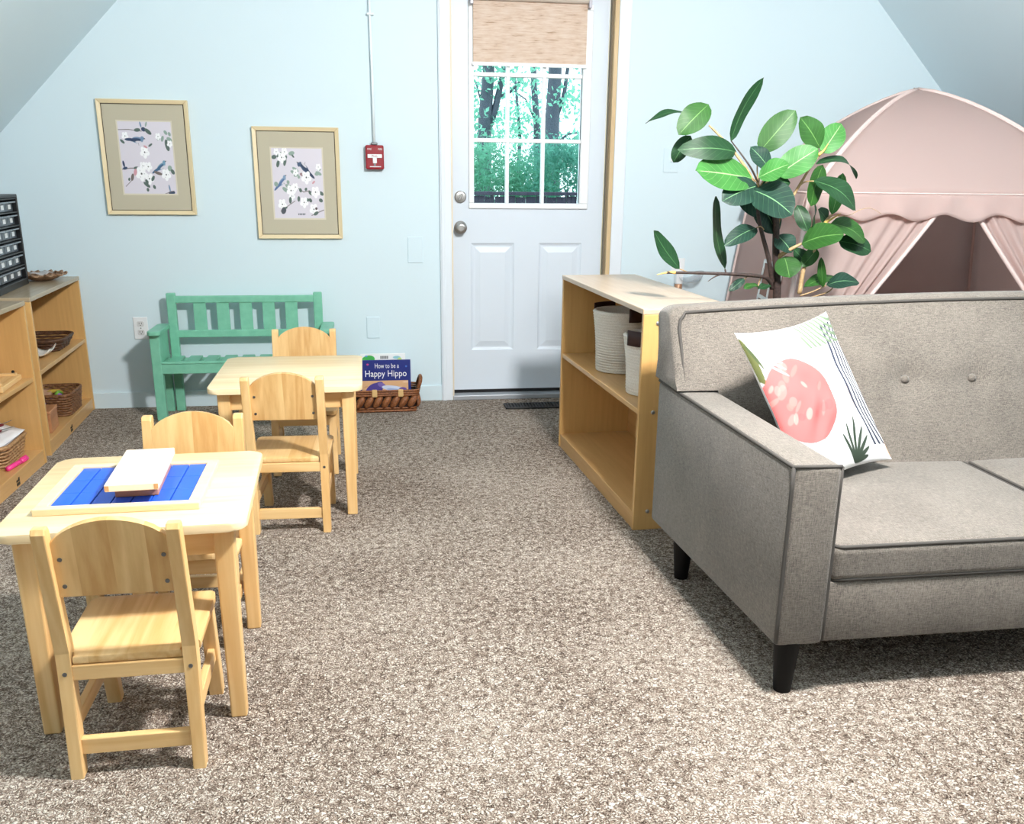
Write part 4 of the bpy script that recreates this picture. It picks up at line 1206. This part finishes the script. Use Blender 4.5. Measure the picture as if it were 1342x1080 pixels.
def art2(c):
    for a in ((.0, .13, .10, .12), (.1, .12, .24, .06), (.14, .17, .10, .27), (.28, .12, .24, .25), (.3, .1, .26, .14)): c.leaf(*a, .06, DGR)
    flower(c, .2, .13, .08); flower(c, .26, .05, .06); flower(c, .10, .05, .05); c.leaf(.34, .08, .46, .06, .06, GRN); c.leaf(.4, .09, .45, .13, .03, DGR)
    bird(c, .645, .28, .16, 218, (60, 82, 112), (30, 52, 84)); c.ell(.56, .30, .05, .03, 60, (220, 214, 220), .8)
    for a in ((.36, .32, .48, .36), (.40, .27, .52, .33), (.42, .39, .52, .36), (.50, .42, .54, .39), (.86, .33, .98, .37), (.9, .30, .97, .28), (.84, .36, .92, .36)): c.leaf(*a, .05, GRN)
    c.leaf(.54, .36, .66, .38, .05, (150, 120, 124)); flower(c, .67, .41, .095); flower(c, .46, .34, .05); flower(c, .92, .26, .05); c.leaf(.78, .50, .84, .46, .03, PNK)
    bird(c, .17, .48, .13, -38, (126, 152, 182), (80, 108, 150)); c.leaf(.02, .50, .10, .52, .07, GRN)
    for a in ((.18, .56, .30, .62), (.24, .52, .38, .57), (.28, .50, .32, .46)): c.leaf(*a, .06, GRN)
    flower(c, .35, .60, .085); flower(c, .44, .55, .06); flower(c, .36, .68, .06)
    c.line([(.5, .57), (.6, .62), (.72, .60)], .012, BRN); 
    for a in ((.52, .57, .56, .62), (.64, .56, .66, .60), (.70, .61, .78, .66), (.92, .62, 1.0, .66), (.5, .68, .49, .76), (.33, .69, .32, .79), (.7, .72, .76, .76), (.62, .77, .7, .72), (.9, .73, .98, .75)): c.leaf(*a, .055, DGR)
    flower(c, .84, .62, .085); flower(c, .60, .77, .08); flower(c, .16, .80, .08)
    c.line([(.12, .9), (.28, .82), (.42, .75)], .010, BRN); c.leaf(.14, .93, .22, .85, .09, (70, 74, 84)); c.leaf(.2, .86, .26, .84, .03, DGR)
    flower(c, .79, .87, .085); c.line([(.74, .96), (.86, .92), (.99, .88)], .012, BRN); c.leaf(.78, .95, .88, .91, .05, DGR); c.ell(.84, .86, .025, .02, 0, (80, 60, 66))
    for k in range(5): c.leaf(.47 + .03 * k, .955, .49 + .03 * k, .93, .02, (70, 80, 90))
picture('framed bluebird print hanging higher, nearest the left slope', -1.305, -.880, .993, 1.533, art1)
picture('framed bluebird print hanging lower, nearest the fire alarm', -.584, -.160, .877, 1.420, art2)

# ================================================================= PLAY TENT
def canvas_build(nt, b):
    L = nt.links
    n_ = noise(nt, coords(nt), 260, 2.)
    bump(nt, b, n_, .12, .002)
    tl = nt.nodes.new('ShaderNodeBsdfTranslucent'); tl.inputs[0].default_value = srgb(238, 218, 212)
    ms = nt.nodes.new('ShaderNodeMixShader'); ms.inputs[0].default_value = .6
    L.new(b.outputs[0], ms.inputs[1]); L.new(tl.outputs[0], ms.inputs[2]); L.new(ms.outputs[0], nt.nodes['Material Output'].inputs[0])
M_TENT = mat('blush_pink_canvas', srgb(222, 205, 201), .9, spec=.15, build=canvas_build)
M_SEAM = mat('pink_seam_tape', srgb(214, 192, 187), .9)
tent = thing('play_tent', 'blush pink canvas play tent with scalloped valance in the corner', 'tent', (2.437, 4.10, 0), R(-11))
EZ, PZ, ER, GR = 1.135, 1.585, .585, .715
def rad(t):      # t 0 peak .. 1 eave .. 2 ground
    if t <= 1:
        return ER * (.18 * sin(t * pi / 2) + .82 * t), EZ + (PZ - EZ) * (1 - t ** 1.42)
    return ER + (GR - ER) * (t - 1), EZ * (2 - t)
CN = [(-1, -1), (1, -1), (1, 1), (-1, 1)]
def panel_pt(k, u, t, sag=.02):
    r_, z = rad(t); a, b = CN[k], CN[(k + 1) % 4]
    x = r_ * (a[0] * (1 - u) + b[0] * u); y = r_ * (a[1] * (1 - u) + b[1] * u)
    bow = sag * sin(pi * u) * sin(pi * min(1, t)) * 1.0
    nx, ny = (a[0] + b[0]) / 2, (a[1] + b[1]) / 2
    return Vector((x + nx * bow, y + ny * bow, z))
for k in range(4):
    bm = MBM(); grid(bm, lambda u, v: panel_pt(k, u, .004 + v * .996), 16, 18); o = obj('roof_panel', bm, M_TENT, tent, True); solid(o, .002)
for k in (1, 2, 3):
    bm = MBM(); grid(bm, lambda u, v: panel_pt(k, u, 1 + v * .995, 0) + Vector((0, 0, 0)), 12, 8); o = obj('wall_panel', bm, M_TENT, tent, True); solid(o, .002)
for k in range(4):
    bm = MBM(); c = CN[k]
    tube(bm, [(rad(t / 12)[0] * c[0], rad(t / 12)[0] * c[1], rad(t / 12)[1]) for t in range(25)], .011, 8); obj('corner_pole', bm, M_SEAM, tent, True)
# front curtains tied back
for s in (-1, 1):
    bm = MBM()
    def fc(u, v):
        t = 1 + v * .80; r_, z = rad(t)
        zz_ = (EZ - z)
        inner = .035 + .72 * (zz_ / .75) ** 1.05 * .78
        inner = min(inner, r_ - .06)
        tied = max(0, 1 - abs(v - .85) / .5)
        x = r_ * (1 - u) + inner * u
        fold = .020 * sin(u * u * 34) * (u ** 2) * (.5 + v) + .03 * u * u * v
        return Vector((s * x, -r_ - fold + .004, z))
    grid(bm, fc, 60, 24); o = obj('front_curtain', bm, M_TENT, tent, True); solid(o, .002)
    bm = MBM()
    pts = [fc(1, v / 20) for v in range(21)]
    tube(bm, [p + Vector((0, -.006, 0)) for p in pts], .009, 6); obj('curtain_hem', bm, M_SEAM, tent, True)
# scalloped valance on all four sides
for k in range(4):
    bm = MBM()
    def fv(u, v):
        p = panel_pt(k, u, 1.0, 0); a, b = CN[k], CN[(k + 1) % 4]; nx, ny = (a[0] + b[0]) / 2, (a[1] + b[1]) / 2
        drop = .094 + .014 * cos(u * 2 * pi * 5.5)
        out = .012 + .022 * v + .010 * v * sin(u * 47) + .006 * v * sin(u * 23 + 1)
        return Vector((p.x * 1.0 + nx * out, p.y + ny * out, p.z + .012 - drop * v))
    grid(bm, fv, 100, 6); o = obj('valance', bm, M_TENT, tent, True); solid(o, .002)
bm = MBM()
for k in range(4):
    tube(bm, [panel_pt(k, u / 10, 1.0, 0) + Vector((CN[k][0] * .0, 0, .012)) + Vector(((CN[k][0] + CN[(k + 1) % 4][0]) / 2, (CN[k][1] + CN[(k + 1) % 4][1]) / 2, 0)) * .014 for u in range(11)], .003, 5)
obj('valance_seam', bm, M_SEAM, tent, True)
bm = MBM(); bar(bm, (-.025, -.012, PZ + .006), (.02, -.035, PZ - .012), .012, .006, .002, up=(0, 0, 1)); obj('peak_tab', bm, mat('peak_tab', srgb(150, 132, 126), .7), tent)
# side window with white bars
bm = MBM(); r_, _ = rad(1.45)
def wpt(u, z, o_=0): 
    t = 2 - z / EZ; p = panel_pt(3, 1 - u, t, 0); return p + Vector((-o_, 0, o_ * .1))
wn = obj('side_window', (lambda b_: (hexa(b_, [wpt(.16, .52, .004), wpt(.44, .52, .004), wpt(.44, .52, -.002), wpt(.16, .52, -.002), wpt(.16, .83, .004), wpt(.44, .83, .004), wpt(.44, .83, -.002), wpt(.16, .83, -.002)]), b_)[1])(MBM()), mat('window_mesh_brown', srgb(150, 112, 100), .9), tent)
for (u0, z0, u1, z1) in ((.30, .52, .30, .83), (.16, .67, .44, .67), (.16, .52, .16, .83), (.44, .52, .44, .83), (.16, .83, .44, .83), (.16, .52, .44, .52)):
    bm = MBM(); bar(bm, wpt(u0, z0, .008), wpt(u1, z1, .008), .016, .006, up=(1, 0, 0)); obj('window_bar', bm, M_WHITE, wn)

# ================================================================= RUBBER PLANT
def leaf_mat(name, top, vein):
    def build(nt, b):
        L = nt.links
        uv = nt.nodes.new('ShaderNodeUVMap'); sep = nt.nodes.new('ShaderNodeSeparateXYZ'); L.new(uv.outputs[0], sep.inputs[0])
        au = N(nt, 'ShaderNodeMath', operation='SUBTRACT', i1=.5); L.new(sep.outputs[0], au.inputs[0])
        ab = N(nt, 'ShaderNodeMath', operation='ABSOLUTE'); L.new(au.outputs[0], ab.inputs[0])
        mid = N(nt, 'ShaderNodeMath', operation='LESS_THAN', i1=.015); L.new(ab.outputs[0], mid.inputs[0])
        k = N(nt, 'ShaderNodeMath', operation='MULTIPLY_ADD', i1=-.55); L.new(ab.outputs[0], k.inputs[0]); L.new(sep.outputs[1], k.inputs[2])
        s = N(nt, 'ShaderNodeMath', operation='MULTIPLY', i1=8.); L.new(k.outputs[0], s.inputs[0])
        fr = N(nt, 'ShaderNodeMath', operation='FRACT'); L.new(s.outputs[0], fr.inputs[0])
        ve = N(nt, 'ShaderNodeMath', operation='LESS_THAN', i1=.07); L.new(fr.outputs[0], ve.inputs[0])
        v5 = N(nt, 'ShaderNodeMath', operation='MULTIPLY', i1=.26); L.new(ve.outputs[0], v5.inputs[0])
        mx_ = N(nt, 'ShaderNodeMath', operation='MAXIMUM'); L.new(mid.outputs[0], mx_.inputs[0]); L.new(v5.outputs[0], mx_.inputs[1])
        n_ = noise(nt, coords(nt), 25, 2.)
        dk = tuple(c * .72 for c in top[:3]) + (1,)
        L.new(mixc(nt, mx_.outputs[0], ramp(nt, n_, [(.3, dk), (.7, top)]), vein), b.inputs['Base Color'])
        tl = nt.nodes.new('ShaderNodeBsdfTranslucent'); tl.inputs[0].default_value = tuple(min(1, c * 1.6) for c in top[:3]) + (1,)
        ms = nt.nodes.new('ShaderNodeMixShader'); ms.inputs[0].default_value = .15
        L.new(b.outputs[0], ms.inputs[1]); L.new(tl.outputs[0], ms.inputs[2]); L.new(ms.outputs[0], nt.nodes['Material Output'].inputs[0])
    return mat(name, top, .5, spec=.35, build=build)
LM = {'b': leaf_mat('fresh_green_leaf', srgb(64, 126, 58), srgb(156, 196, 130)), 'm': leaf_mat('mid_green_leaf', srgb(44, 90, 34), srgb(104, 146, 78)),
      'd': leaf_mat('dark_green_leaf', srgb(30, 68, 38), srgb(88, 134, 84)), 'k': leaf_mat('deep_blue_green_leaf', srgb(28, 60, 48), srgb(112, 156, 110))}
M_BARK = wicker_mat('dark_bark', srgb(34, 24, 24), srgb(70, 54, 48)); M_TWIG = wicker_mat('tan_twig', srgb(150, 120, 84), srgb(196, 166, 122)); M_SHEATH = mat('yellow_bud', srgb(214, 176, 92), .5)
PX, PY = 1.404, 3.10
plant = thing('rubber_plant', 'potted rubber plant with broad glossy leaves behind the sofa', 'plant', (PX, PY, 0))
def q3(X, Y, o_=0.):
    """design-sheet units (0.75 mm-ish) of the plant: X to the right, Y down from the leader tip; o_ metres towards the back"""
    eye = Vector((-PX, -PY, 1.2)); h_ = 1035 - Y; p = Vector(((X - 640) * .000757 - h_ * .0000695, 0, .827 + h_ * (.00075 - 5.5e-8 * max(h_, 0))))
    return eye + (p - eye) * (1 + o_ / PY)      # spread in depth along the sight lines the sheet was measured on
def leaf(X0, Y0, X1, Y1, wpx, kind, o0=0., o1=None, face=(0, -1, .6), arch=.12, cup=.10):
    o1 = o0 if o1 is None else o1
    a, b = q3(X0, Y0, o0), q3(X1, Y1, o1)
    d = (b - a); Ln = d.length; d.normalize()
    n_ = Vector(face); n_ = (n_ - d * n_.dot(d)).normalized(); s = d.cross(n_).normalized()
    vw = Vector((1.404, 3.1, -.2)).normalized(); wd = wpx * .00078 / max(.45, (s - vw * s.dot(vw)).length)
    bm = MBM(); uvl = bm.loops.layers.uv.new('UVMap'); NU, NV = 6, 12; vs = []
    ph = random.uniform(0, 6)
    for j in range(NV + 1):
        t = j / NV
        hw_ = wd / 2 * (sin(pi * t ** .95) ** .56 if 0 < t < 1 else 0) + .0006
        row = []
        for i in range(NU + 1):
            u = i / NU * 2 - 1
            p = a + d * (Ln * t) + s * (u * hw_) + n_ * (arch * Ln * sin(pi * t) + cup * hw_ * abs(u) ** 1.5 + .003 * sin(9 * t + ph + 2 * u) * abs(u))
            row.append(bm.verts.new(p))
        vs.append(row)
    for j in range(NV):
        for i in range(NU):
            f = bm.faces.new((vs[j][i], vs[j][i + 1], vs[j + 1][i + 1], vs[j + 1][i]))
            for lp, (ii, jj) in zip(f.loops, ((i, j), (i + 1, j), (i + 1, j + 1), (i, j + 1))): lp[uvl].uv = (ii / NU, jj / NV)
    o = obj('leaf', bm, LM[kind], plant, True)
    return o
F_, UP, DN = (0, -1, .55), (.1, -.45, 1), (0, -1, -.5)
leaves = [
 (228, 218, 38, 272, 30, 'd', .02, .05, UP, .12), (325, 176, 184, 322, 112, 'm', -.02, -.05, (-.5, -1, .1), .06), (448, 398, 176, 392, 98, 'd', -.03, -.06, (.1, -1, .25), .16), (240, 325, 156, 450, 72, 'd', 0, .02, (-.4, -1, .3), .1),
 (424, 345, 580, 42, 46, 'd', 0, -.03, (.6, -1, .1), -.08), (556, 395, 726, 195, 118, 'm', -.02, -.04, F_, .05), (842, 372, 748, 228, 104, 'm', -.03, -.02, (.2, -1, .2), .05), (852, 396, 944, 256, 106, 'b', -.03, 0, (-.3, -1, .3), .05),
 (604, 478, 514, 372, 74, 'k', -.05, -.03, F_, .06), (640, 505, 834, 375, 120, 'b', -.05, -.08, (.1, -1, .8), .03), (552, 515, 698, 450, 88, 'b', -.10, -.15, (0, -1, .9), .03), (520, 520, 258, 486, 158, 'b', -.05, -.10, (-.1, -1, .7), .02),
 (545, 555, 378, 628, 132, 'k', -.06, -.12, (-.2, -1, .5), .08), (525, 575, 712, 690, 150, 'k', -.08, -.16, (.1, -1, .6), .09), (824, 448, 1022, 515, 52, 'd', -.02, .02, UP, .22), (858, 452, 802, 648, 72, 'm', -.02, -.05, (.4, -1, .2), -.05),
 (815, 528, 1022, 668, 88, 'd', -.05, -.08, (.2, -1, .9), .14), (906, 688, 956, 490, 64, 'b', .03, .06, (-.5, -1, .2), .05), (735, 645, 790, 768, 64, 'd', 0, -.03, (-.4, -1, .2), .06), (822, 640, 808, 748, 26, 'd', -.03, -.05, (1, -.6, .1), .05),
 (886, 722, 838, 662, 56, 'd', .02, .0, F_, .05), (758, 826, 966, 782, 108, 'm', -.05, -.12, (0, -.8, 1), .09), (900, 730, 1072, 818, 84, 'm', .0, -.02, (.2, -.8, 1), .12), (942, 812, 1104, 862, 88, 'd', .02, .0, (.1, -1, .5), .10),
 (540, 752, 384, 836, 78, 'k', -.05, -.10, (-.2, -1, .7), .10), (388, 945, 350, 605, 46, 'd', -.02, .0, (.8, -.8, .1), -.06), (172, 942, 56, 765, 62, 'd', .0, -.03, (.5, -1, .1), -.05), (676, 886, 702, 986, 112, 'm', -.02, -.05, F_, .04),
 (836, 850, 762, 934, 62, 'm', -.01, -.03, (-.3, -1, .2), .05), (868, 1030, 856, 890, 36, 'm', -.04, -.05, (-.6, -1, .1), .05), (936, 985, 775, 1030, 56, 'm', .02, -.02, UP, .10), (884, 1022, 1050, 1012, 62, 'k', -.03, -.07, (0, -.7, 1), .14),
 (482, 988, 404, 1046, 36, 'k', -.03, -.05, (-.3, -1, .3), .06), (548, 1022, 478, 1034, 34, 'm', -.02, -.05, UP, .1), (612, 1022, 548, 1038, 32, 'd', -.02, -.04, UP, .1), (645, 765, 528, 705, 76, 'k', .03, .02, F_, .06), (640, 785, 712, 866, 86, 'k', .0, -.04, (.2, -1, .4), .06),
 (560, 552, 702, 540, 64, 'd', -.03, -.06, (0, -.8, .7), .10), (560, 640, 640, 780, 90, 'k', .02, .0, F_, .05), (455, 540, 560, 700, 100, 'k', .02, .01, (-.2, -1, .3), .05), (720, 850, 790, 930, 60, 'd', .03, .02, F_, .05)]
for l in leaves: leaf(*l[:5], l[5], l[6], l[7], l[8], l[9])
def stem(name, pts, r0, r1, m):
    bm = MBM(); P_ = [q3(*p) for p in pts]
    # smooth
    out = []
    for i in range(len(P_) - 1):
        p0, p1, p2, p3 = P_[max(i - 1, 0)], P_[i], P_[i + 1], P_[min(i + 2, len(P_) - 1)]
        for k in range(5):
            t = k / 5; out.append(.5 * ((2 * p1) + (p2 - p0) * t + (2 * p0 - 5 * p1 + 4 * p2 - p3) * t * t + (3 * p1 - p0 - 3 * p2 + p3) * t ** 3))
    out.append(P_[-1]); n_ = len(out)
    tube(bm, out, [r0 + (r1 - r0) * i / (n_ - 1) for i in range(n_)], 8); return obj(name, bm, m, plant, True)
stem('trunk', [(640, 1750, 0), (638, 1400, .01), (640, 1035, 0), (634, 860, 0), (632, 700, -.01), (600, 640, -.02), (555, 560, -.03)], .0175, .009, M_BARK)
stem('stem', [(618, 1010, -.01), (600, 900, -.02), (570, 790, -.02), (550, 700, -.02), (548, 640, -.02)], .009, .006, M_BARK)
stem('branch', [(615, 1035, -.01), (604, 1000, -.02), (560, 978, -.03), (400, 966, -.04), (240, 960, -.03), (110, 958, -.03)], .008, .0045, M_BARK)
stem('branch_bud', [(150, 958, -.03), (110, 958, -.03), (62, 968, -.03)], .006, .001, M_SHEATH)
stem('twig', [(370, 966, -.04), (335, 980, -.05), (305, 1000, -.05)], .0035, .001, M_BARK)
stem('twig', [(388, 945, -.03), (392, 965, -.04)], .003, .003, M_BARK)
stem('twig', [(172, 942, -.01), (205, 955, -.03)], .002, .002, M_TWIG)
stem('branch', [(548, 640, -.02), (520, 520, -.03), (440, 400, -.03), (370, 320, -.02), (325, 275, -.02)], .006, .003, M_TWIG)
stem('branch', [(555, 560, -.03), (515, 470, -.04), (425, 345, 0)], .004, .002, M_BARK)
stem('branch', [(632, 720, -.01), (690, 640, -.01), (740, 560, -.02), (800, 460, -.03), (852, 392, -.03)], .007, .003, M_TWIG)
stem('bud', [(835, 405, -.04), (860, 385, -.04), (882, 350, -.04)], .006, .001, M_SHEATH)
stem('branch', [(640, 890, 0), (690, 860, -.03), (760, 824, -.05)], .010, .004, M_TWIG)
stem('stem', [(752, 1060, -.02), (775, 930, -.02), (820, 860, -.01), (870, 730, .0), (905, 690, .02)], .0085, .004, M_TWIG)
stem('bud', [(870, 728, 0), (910, 705, 0), (950, 682, 0)], .006, .001, M_SHEATH)
stem('vine_tip', [(935, 695, 0), (990, 690, 0), (1050, 662, 0), (1100, 658, 0), (1148, 682, 0)], .0012, .0008, M_TWIG)
for a in (((815, 530, -.05), (770, 535, -.03), (738, 562, -.02)), ((555, 515, -.08), (552, 545, -.05), (550, 570, -.04)), ((518, 516, -.05), (540, 535, -.04), (550, 560, -.03)), ((556, 395, -.02), (545, 470, -.03), (550, 560, -.03)), ((655, 502, -.06), (600, 530, -.04), (555, 570, -.03)), ((540, 752, -.05), (560, 745, -.03), (575, 760, -.02)), ((604, 478, -.05), (580, 520, -.04), (555, 560, -.03)), ((645, 765, .0), (650, 720, 0), (660, 700, 0)), ((900, 730, 0), (880, 730, 0), (868, 735, 0)), ((480, 990, -.03), (500, 975, -.03), (520, 974, -.03)), ((548, 1022, -.02), (555, 1000, -.02), (565, 980, -.03)), ((884, 1022, -.03), (820, 1050, -.02), (755, 1070, -.02)), ((936, 985, .02), (900, 1050, 0), (755, 1090, -.02))):
    stem('petiole', a, .0022, .0025, M_TWIG)
bm = MBM(); lathe(bm, [(.10, .0), (.112, .01), (.14, .25), (.148, .26), (.148, .285), (.136, .285), (.132, .255)], 32, cap=True); obj('pot', bm, mat('pot_glaze', srgb(206, 202, 196), .4), plant, 'auto')
bm = MBM(); lathe(bm, [(.001, .262), (.133, .258), (.133, .24)], 24, cap=False); obj('soil', bm, mat('potting_soil', srgb(52, 38, 28), .95), plant)

# ================================================================= OUTSIDE
def foliage_mat(name, a, b_):
    def build(nt, b):
        L = nt.links
        n_ = noise(nt, coords(nt), 9., 3., .7)
        L.new(ramp(nt, n_, [(.3, a), (.7, b_)]), b.inputs['Base Color'])
        tl = nt.nodes.new('ShaderNodeBsdfTranslucent'); tl.inputs[0].default_value = tuple(min(1, c * 1.3) for c in b_[:3]) + (1,)
        ms = nt.nodes.new('ShaderNodeMixShader'); ms.inputs[0].default_value = .4
        L.new(b.outputs[0], ms.inputs[1]); L.new(tl.outputs[0], ms.inputs[2]); L.new(ms.outputs[0], nt.nodes['Material Output'].inputs[0])
    return mat(name, b_, .7, build=build)
F_TREE = foliage_mat('tree_foliage', srgb(60, 140, 128), srgb(150, 214, 190)); F_BUSH = foliage_mat('bush_foliage', srgb(28, 92, 84), srgb(126, 194, 164)); F_PINE = foliage_mat('pine_foliage', srgb(22, 82, 84), srgb(112, 180, 160))
M_TRUNK = wicker_mat('blue_grey_bark', srgb(50, 56, 72), srgb(86, 92, 108))
struct('ground_outside', bx(-12, 20, 5.4, 40, -.3, -.1), mat('lawn', srgb(70, 110, 70), .9))
bpy.data.objects['ground_outside'].name = 'floor_outside'
rng = np.random.default_rng(5)
def leafcloud(centers, n_per, spread, size, flat=.5):
    c = np.repeat(np.array(centers, float), n_per, 0); n_ = len(c)
    p = c + rng.normal(0, 1, (n_, 3)) * np.array(spread)
    a = rng.normal(0, 1, (n_, 3)); a /= np.linalg.norm(a, axis=1)[:, None]
    b = rng.normal(0, 1, (n_, 3)); b -= (b * a).sum(1)[:, None] * a; b /= np.linalg.norm(b, axis=1)[:, None]
    s = size * rng.uniform(.6, 1.3, n_)[:, None]
    V = np.stack([p - a * s, p - b * s * flat, p + a * s, p + b * s * flat], 1).reshape(-1, 3)
    me = bpy.data.meshes.new('foliage'); me.from_pydata(V.tolist(), [], np.arange(n_ * 4).reshape(-1, 4).tolist()); return me
def P3(slx, slz, y): return (slx * y, y, 1.2 + slz * y)
def tree(label, base, limbs, clouds, n_per, spread, size, m):
    t = thing('tree', label, 'tree', (base[0], base[1], -.1), 0, 'trees beyond the door window'); off = Vector((base[0], base[1], -.1))
    for k, (pts, r0, r1) in enumerate(limbs):
        bm = MBM(); pts = [Vector(p) - off for p in pts]; n_ = len(pts)
        tube(bm, pts, [.6 * (r0 + (r1 - r0) * i / (n_ - 1)) for i in range(n_)], 8); obj('trunk' if k == 0 else 'branch', bm, M_TRUNK, t, True)
    o = obj('foliage', leafcloud([Vector(c) - off for c in clouds], n_per, spread, size), m, t); o['kind'] = 'stuff'
    return t
y1, y2, y3 = 13.0, 15.2, 11.9
def cl(n_, x0, x1, z0, z1, y, dy=.5): return [P3(random.uniform(x0, x1), random.uniform(z0, z1), y + random.uniform(-dy, dy)) for _ in range(n_)]
b_ = P3(.113, 0, y1)
tree('forked dark tree at the left of the door window', b_, [([(b_[0], y1, -.1), P3(.116, .0, y1), P3(.117, .05, y1), P3(.121, .10, y1), P3(.121, .22, y1)], .20, .11), ([P3(.1165, .035, y1), P3(.128, .065, y1), P3(.136, .10, y1), P3(.146, .16, y1)], .09, .05), ([P3(.130, .075, y1), P3(.145, .083, y1), P3(.16, .10, y1)], .045, .02), ([P3(.117, .06, y1), P3(.108, .09, y1)], .03, .015)],
     cl(12, .09, .165, .075, .16, y1) + cl(5, .10, .13, .02, .07, y1), 95, (.20, .2, .11), .042, F_TREE)
b_ = P3(.173, 0, y2)
tree('slim straight tree in the middle of the door window', b_, [([(b_[0], y2, -.1), P3(.1735, .0, y2), P3(.172, .05, y2), P3(.168, .09, y2), P3(.163, .2, y2)], .12, .07), ([P3(.155, .03, y2), P3(.152, .06, y2), P3(.148, .1, y2)], .05, .03), ([P3(.172, .05, y2), P3(.160, .075, y2), P3(.145, .085, y2)], .03, .012), ([P3(.152, -.03, y2), P3(.154, .035, y2)], .06, .05)],
     cl(10, .13, .19, .06, .15, y2) + cl(5, .14, .19, .03, .06, y2), 80, (.22, .2, .10), .04, F_TREE)
b_ = P3(.192, 0, y3)
tree('thick tree at the right of the door window', b_, [([(b_[0], y3, -.1), P3(.189, .0, y3), P3(.188, .05, y3), P3(.190, .10, y3), P3(.19, .2, y3)], .19, .12), ([P3(.189, .05, y3), P3(.200, .08, y3), P3(.206, .13, y3)], .06, .03), ([P3(.190, .03, y3), P3(.205, .042, y3), P3(.225, .045, y3)], .035, .012)],
     cl(12, .165, .23, .07, .16, y3) + cl(5, .20, .23, .02, .06, y3), 90, (.18, .2, .10), .04, F_TREE)
for lab, (x0, x1, z0, z1), y, n_, m in (('leafy green bush behind the fence at the left', (.09, .16, -.02, .03), 10.6, 40, F_BUSH), ('blue green conifer bush behind the fence at the right', (.172, .24, -.02, .03), 10.4, 44, F_PINE), ('bright low bush behind the fence in the middle', (.14, .19, -.025, .016), 10.9, 30, F_BUSH)):
    xm = (x0 + x1) / 2 * y
    t = thing('bush', lab, 'bush', (xm, y, -.1)); off = Vector((xm, y, -.1))
    cs = [Vector(P3(random.uniform(x0, x1), random.uniform(z0, z1), y + random.uniform(-.3, .3))) - off for _ in range(n_)] + [Vector((random.uniform(-.4, .4), random.uniform(-.3, .3), random.uniform(.2, 1.0))) for _ in range(8)]
    o = obj('foliage', leafcloud(cs, 95, (.10, .12, .07), .03, .3), m, t); o['kind'] = 'stuff'
    bm = MBM(); tube(bm, [(0, 0, 0), (.02, 0, .6), (0, .03, 1.15)], [.05, .04, .02], 8); obj('stem', bm, M_TRUNK, t, True)
fe = thing('fence', 'dark stained board fence below the trees outside the window', 'fence', (1.55, 9.0, -.1))
M_FENCE = wood('dark_fence_boards', srgb(44, 40, 58), srgb(74, 66, 84), 'z', None, .8)
for i in range(22):
    x = -1.1 + i * .1
    obj('board', bx(x + .003, x + .097, -.01, .01, 0, 1.10 + .006 * (i % 3)), M_FENCE, fe)
obj('top_rail', bx(-1.15, 1.15, -.045, .03, 1.118, 1.15, bev=.004), M_FENCE, fe)

# ================================================================= CEILING LIGHTS
def ceiling_light(label, x, y, watts):
    t = thing('ceiling_light', label, 'light', (x, y, ZC), 0, 'semi-flush ceiling lights')
    bm = MBM(); lathe(bm, [(.012, 0), (.05, -.004), (.05, -.012), (.014, -.02), (.014, -.085), (.24, -.10), (.245, -.115), (.235, -.112), (.03, -.096)], 32, cap=False); obj('added_light_shield', bm, mat('shield_bronze', srgb(96, 88, 80), .5, .4), t, 'auto')  # opaque cap added out of view to keep the globe's light off the ceiling
    bm = MBM(); lathe(bm, [(.03, -.098), (.085, -.118), (.115, -.15), (.125, -.2), (.115, -.25), (.085, -.285), (.04, -.3), (.001, -.304)], 20)
    md = mat('lit_globe_%d' % watts, (1, 1, 1, 1), .4, Emission_Color=(1, .985, .965, 1), Emission_Strength=watts / (4 * pi * pi * .12 ** 2))
    obj('globe', bm, md, t, True)
    return t
ceiling_light('round globe ceiling light above the middle of the room', .95, 1.5, KEY_W)
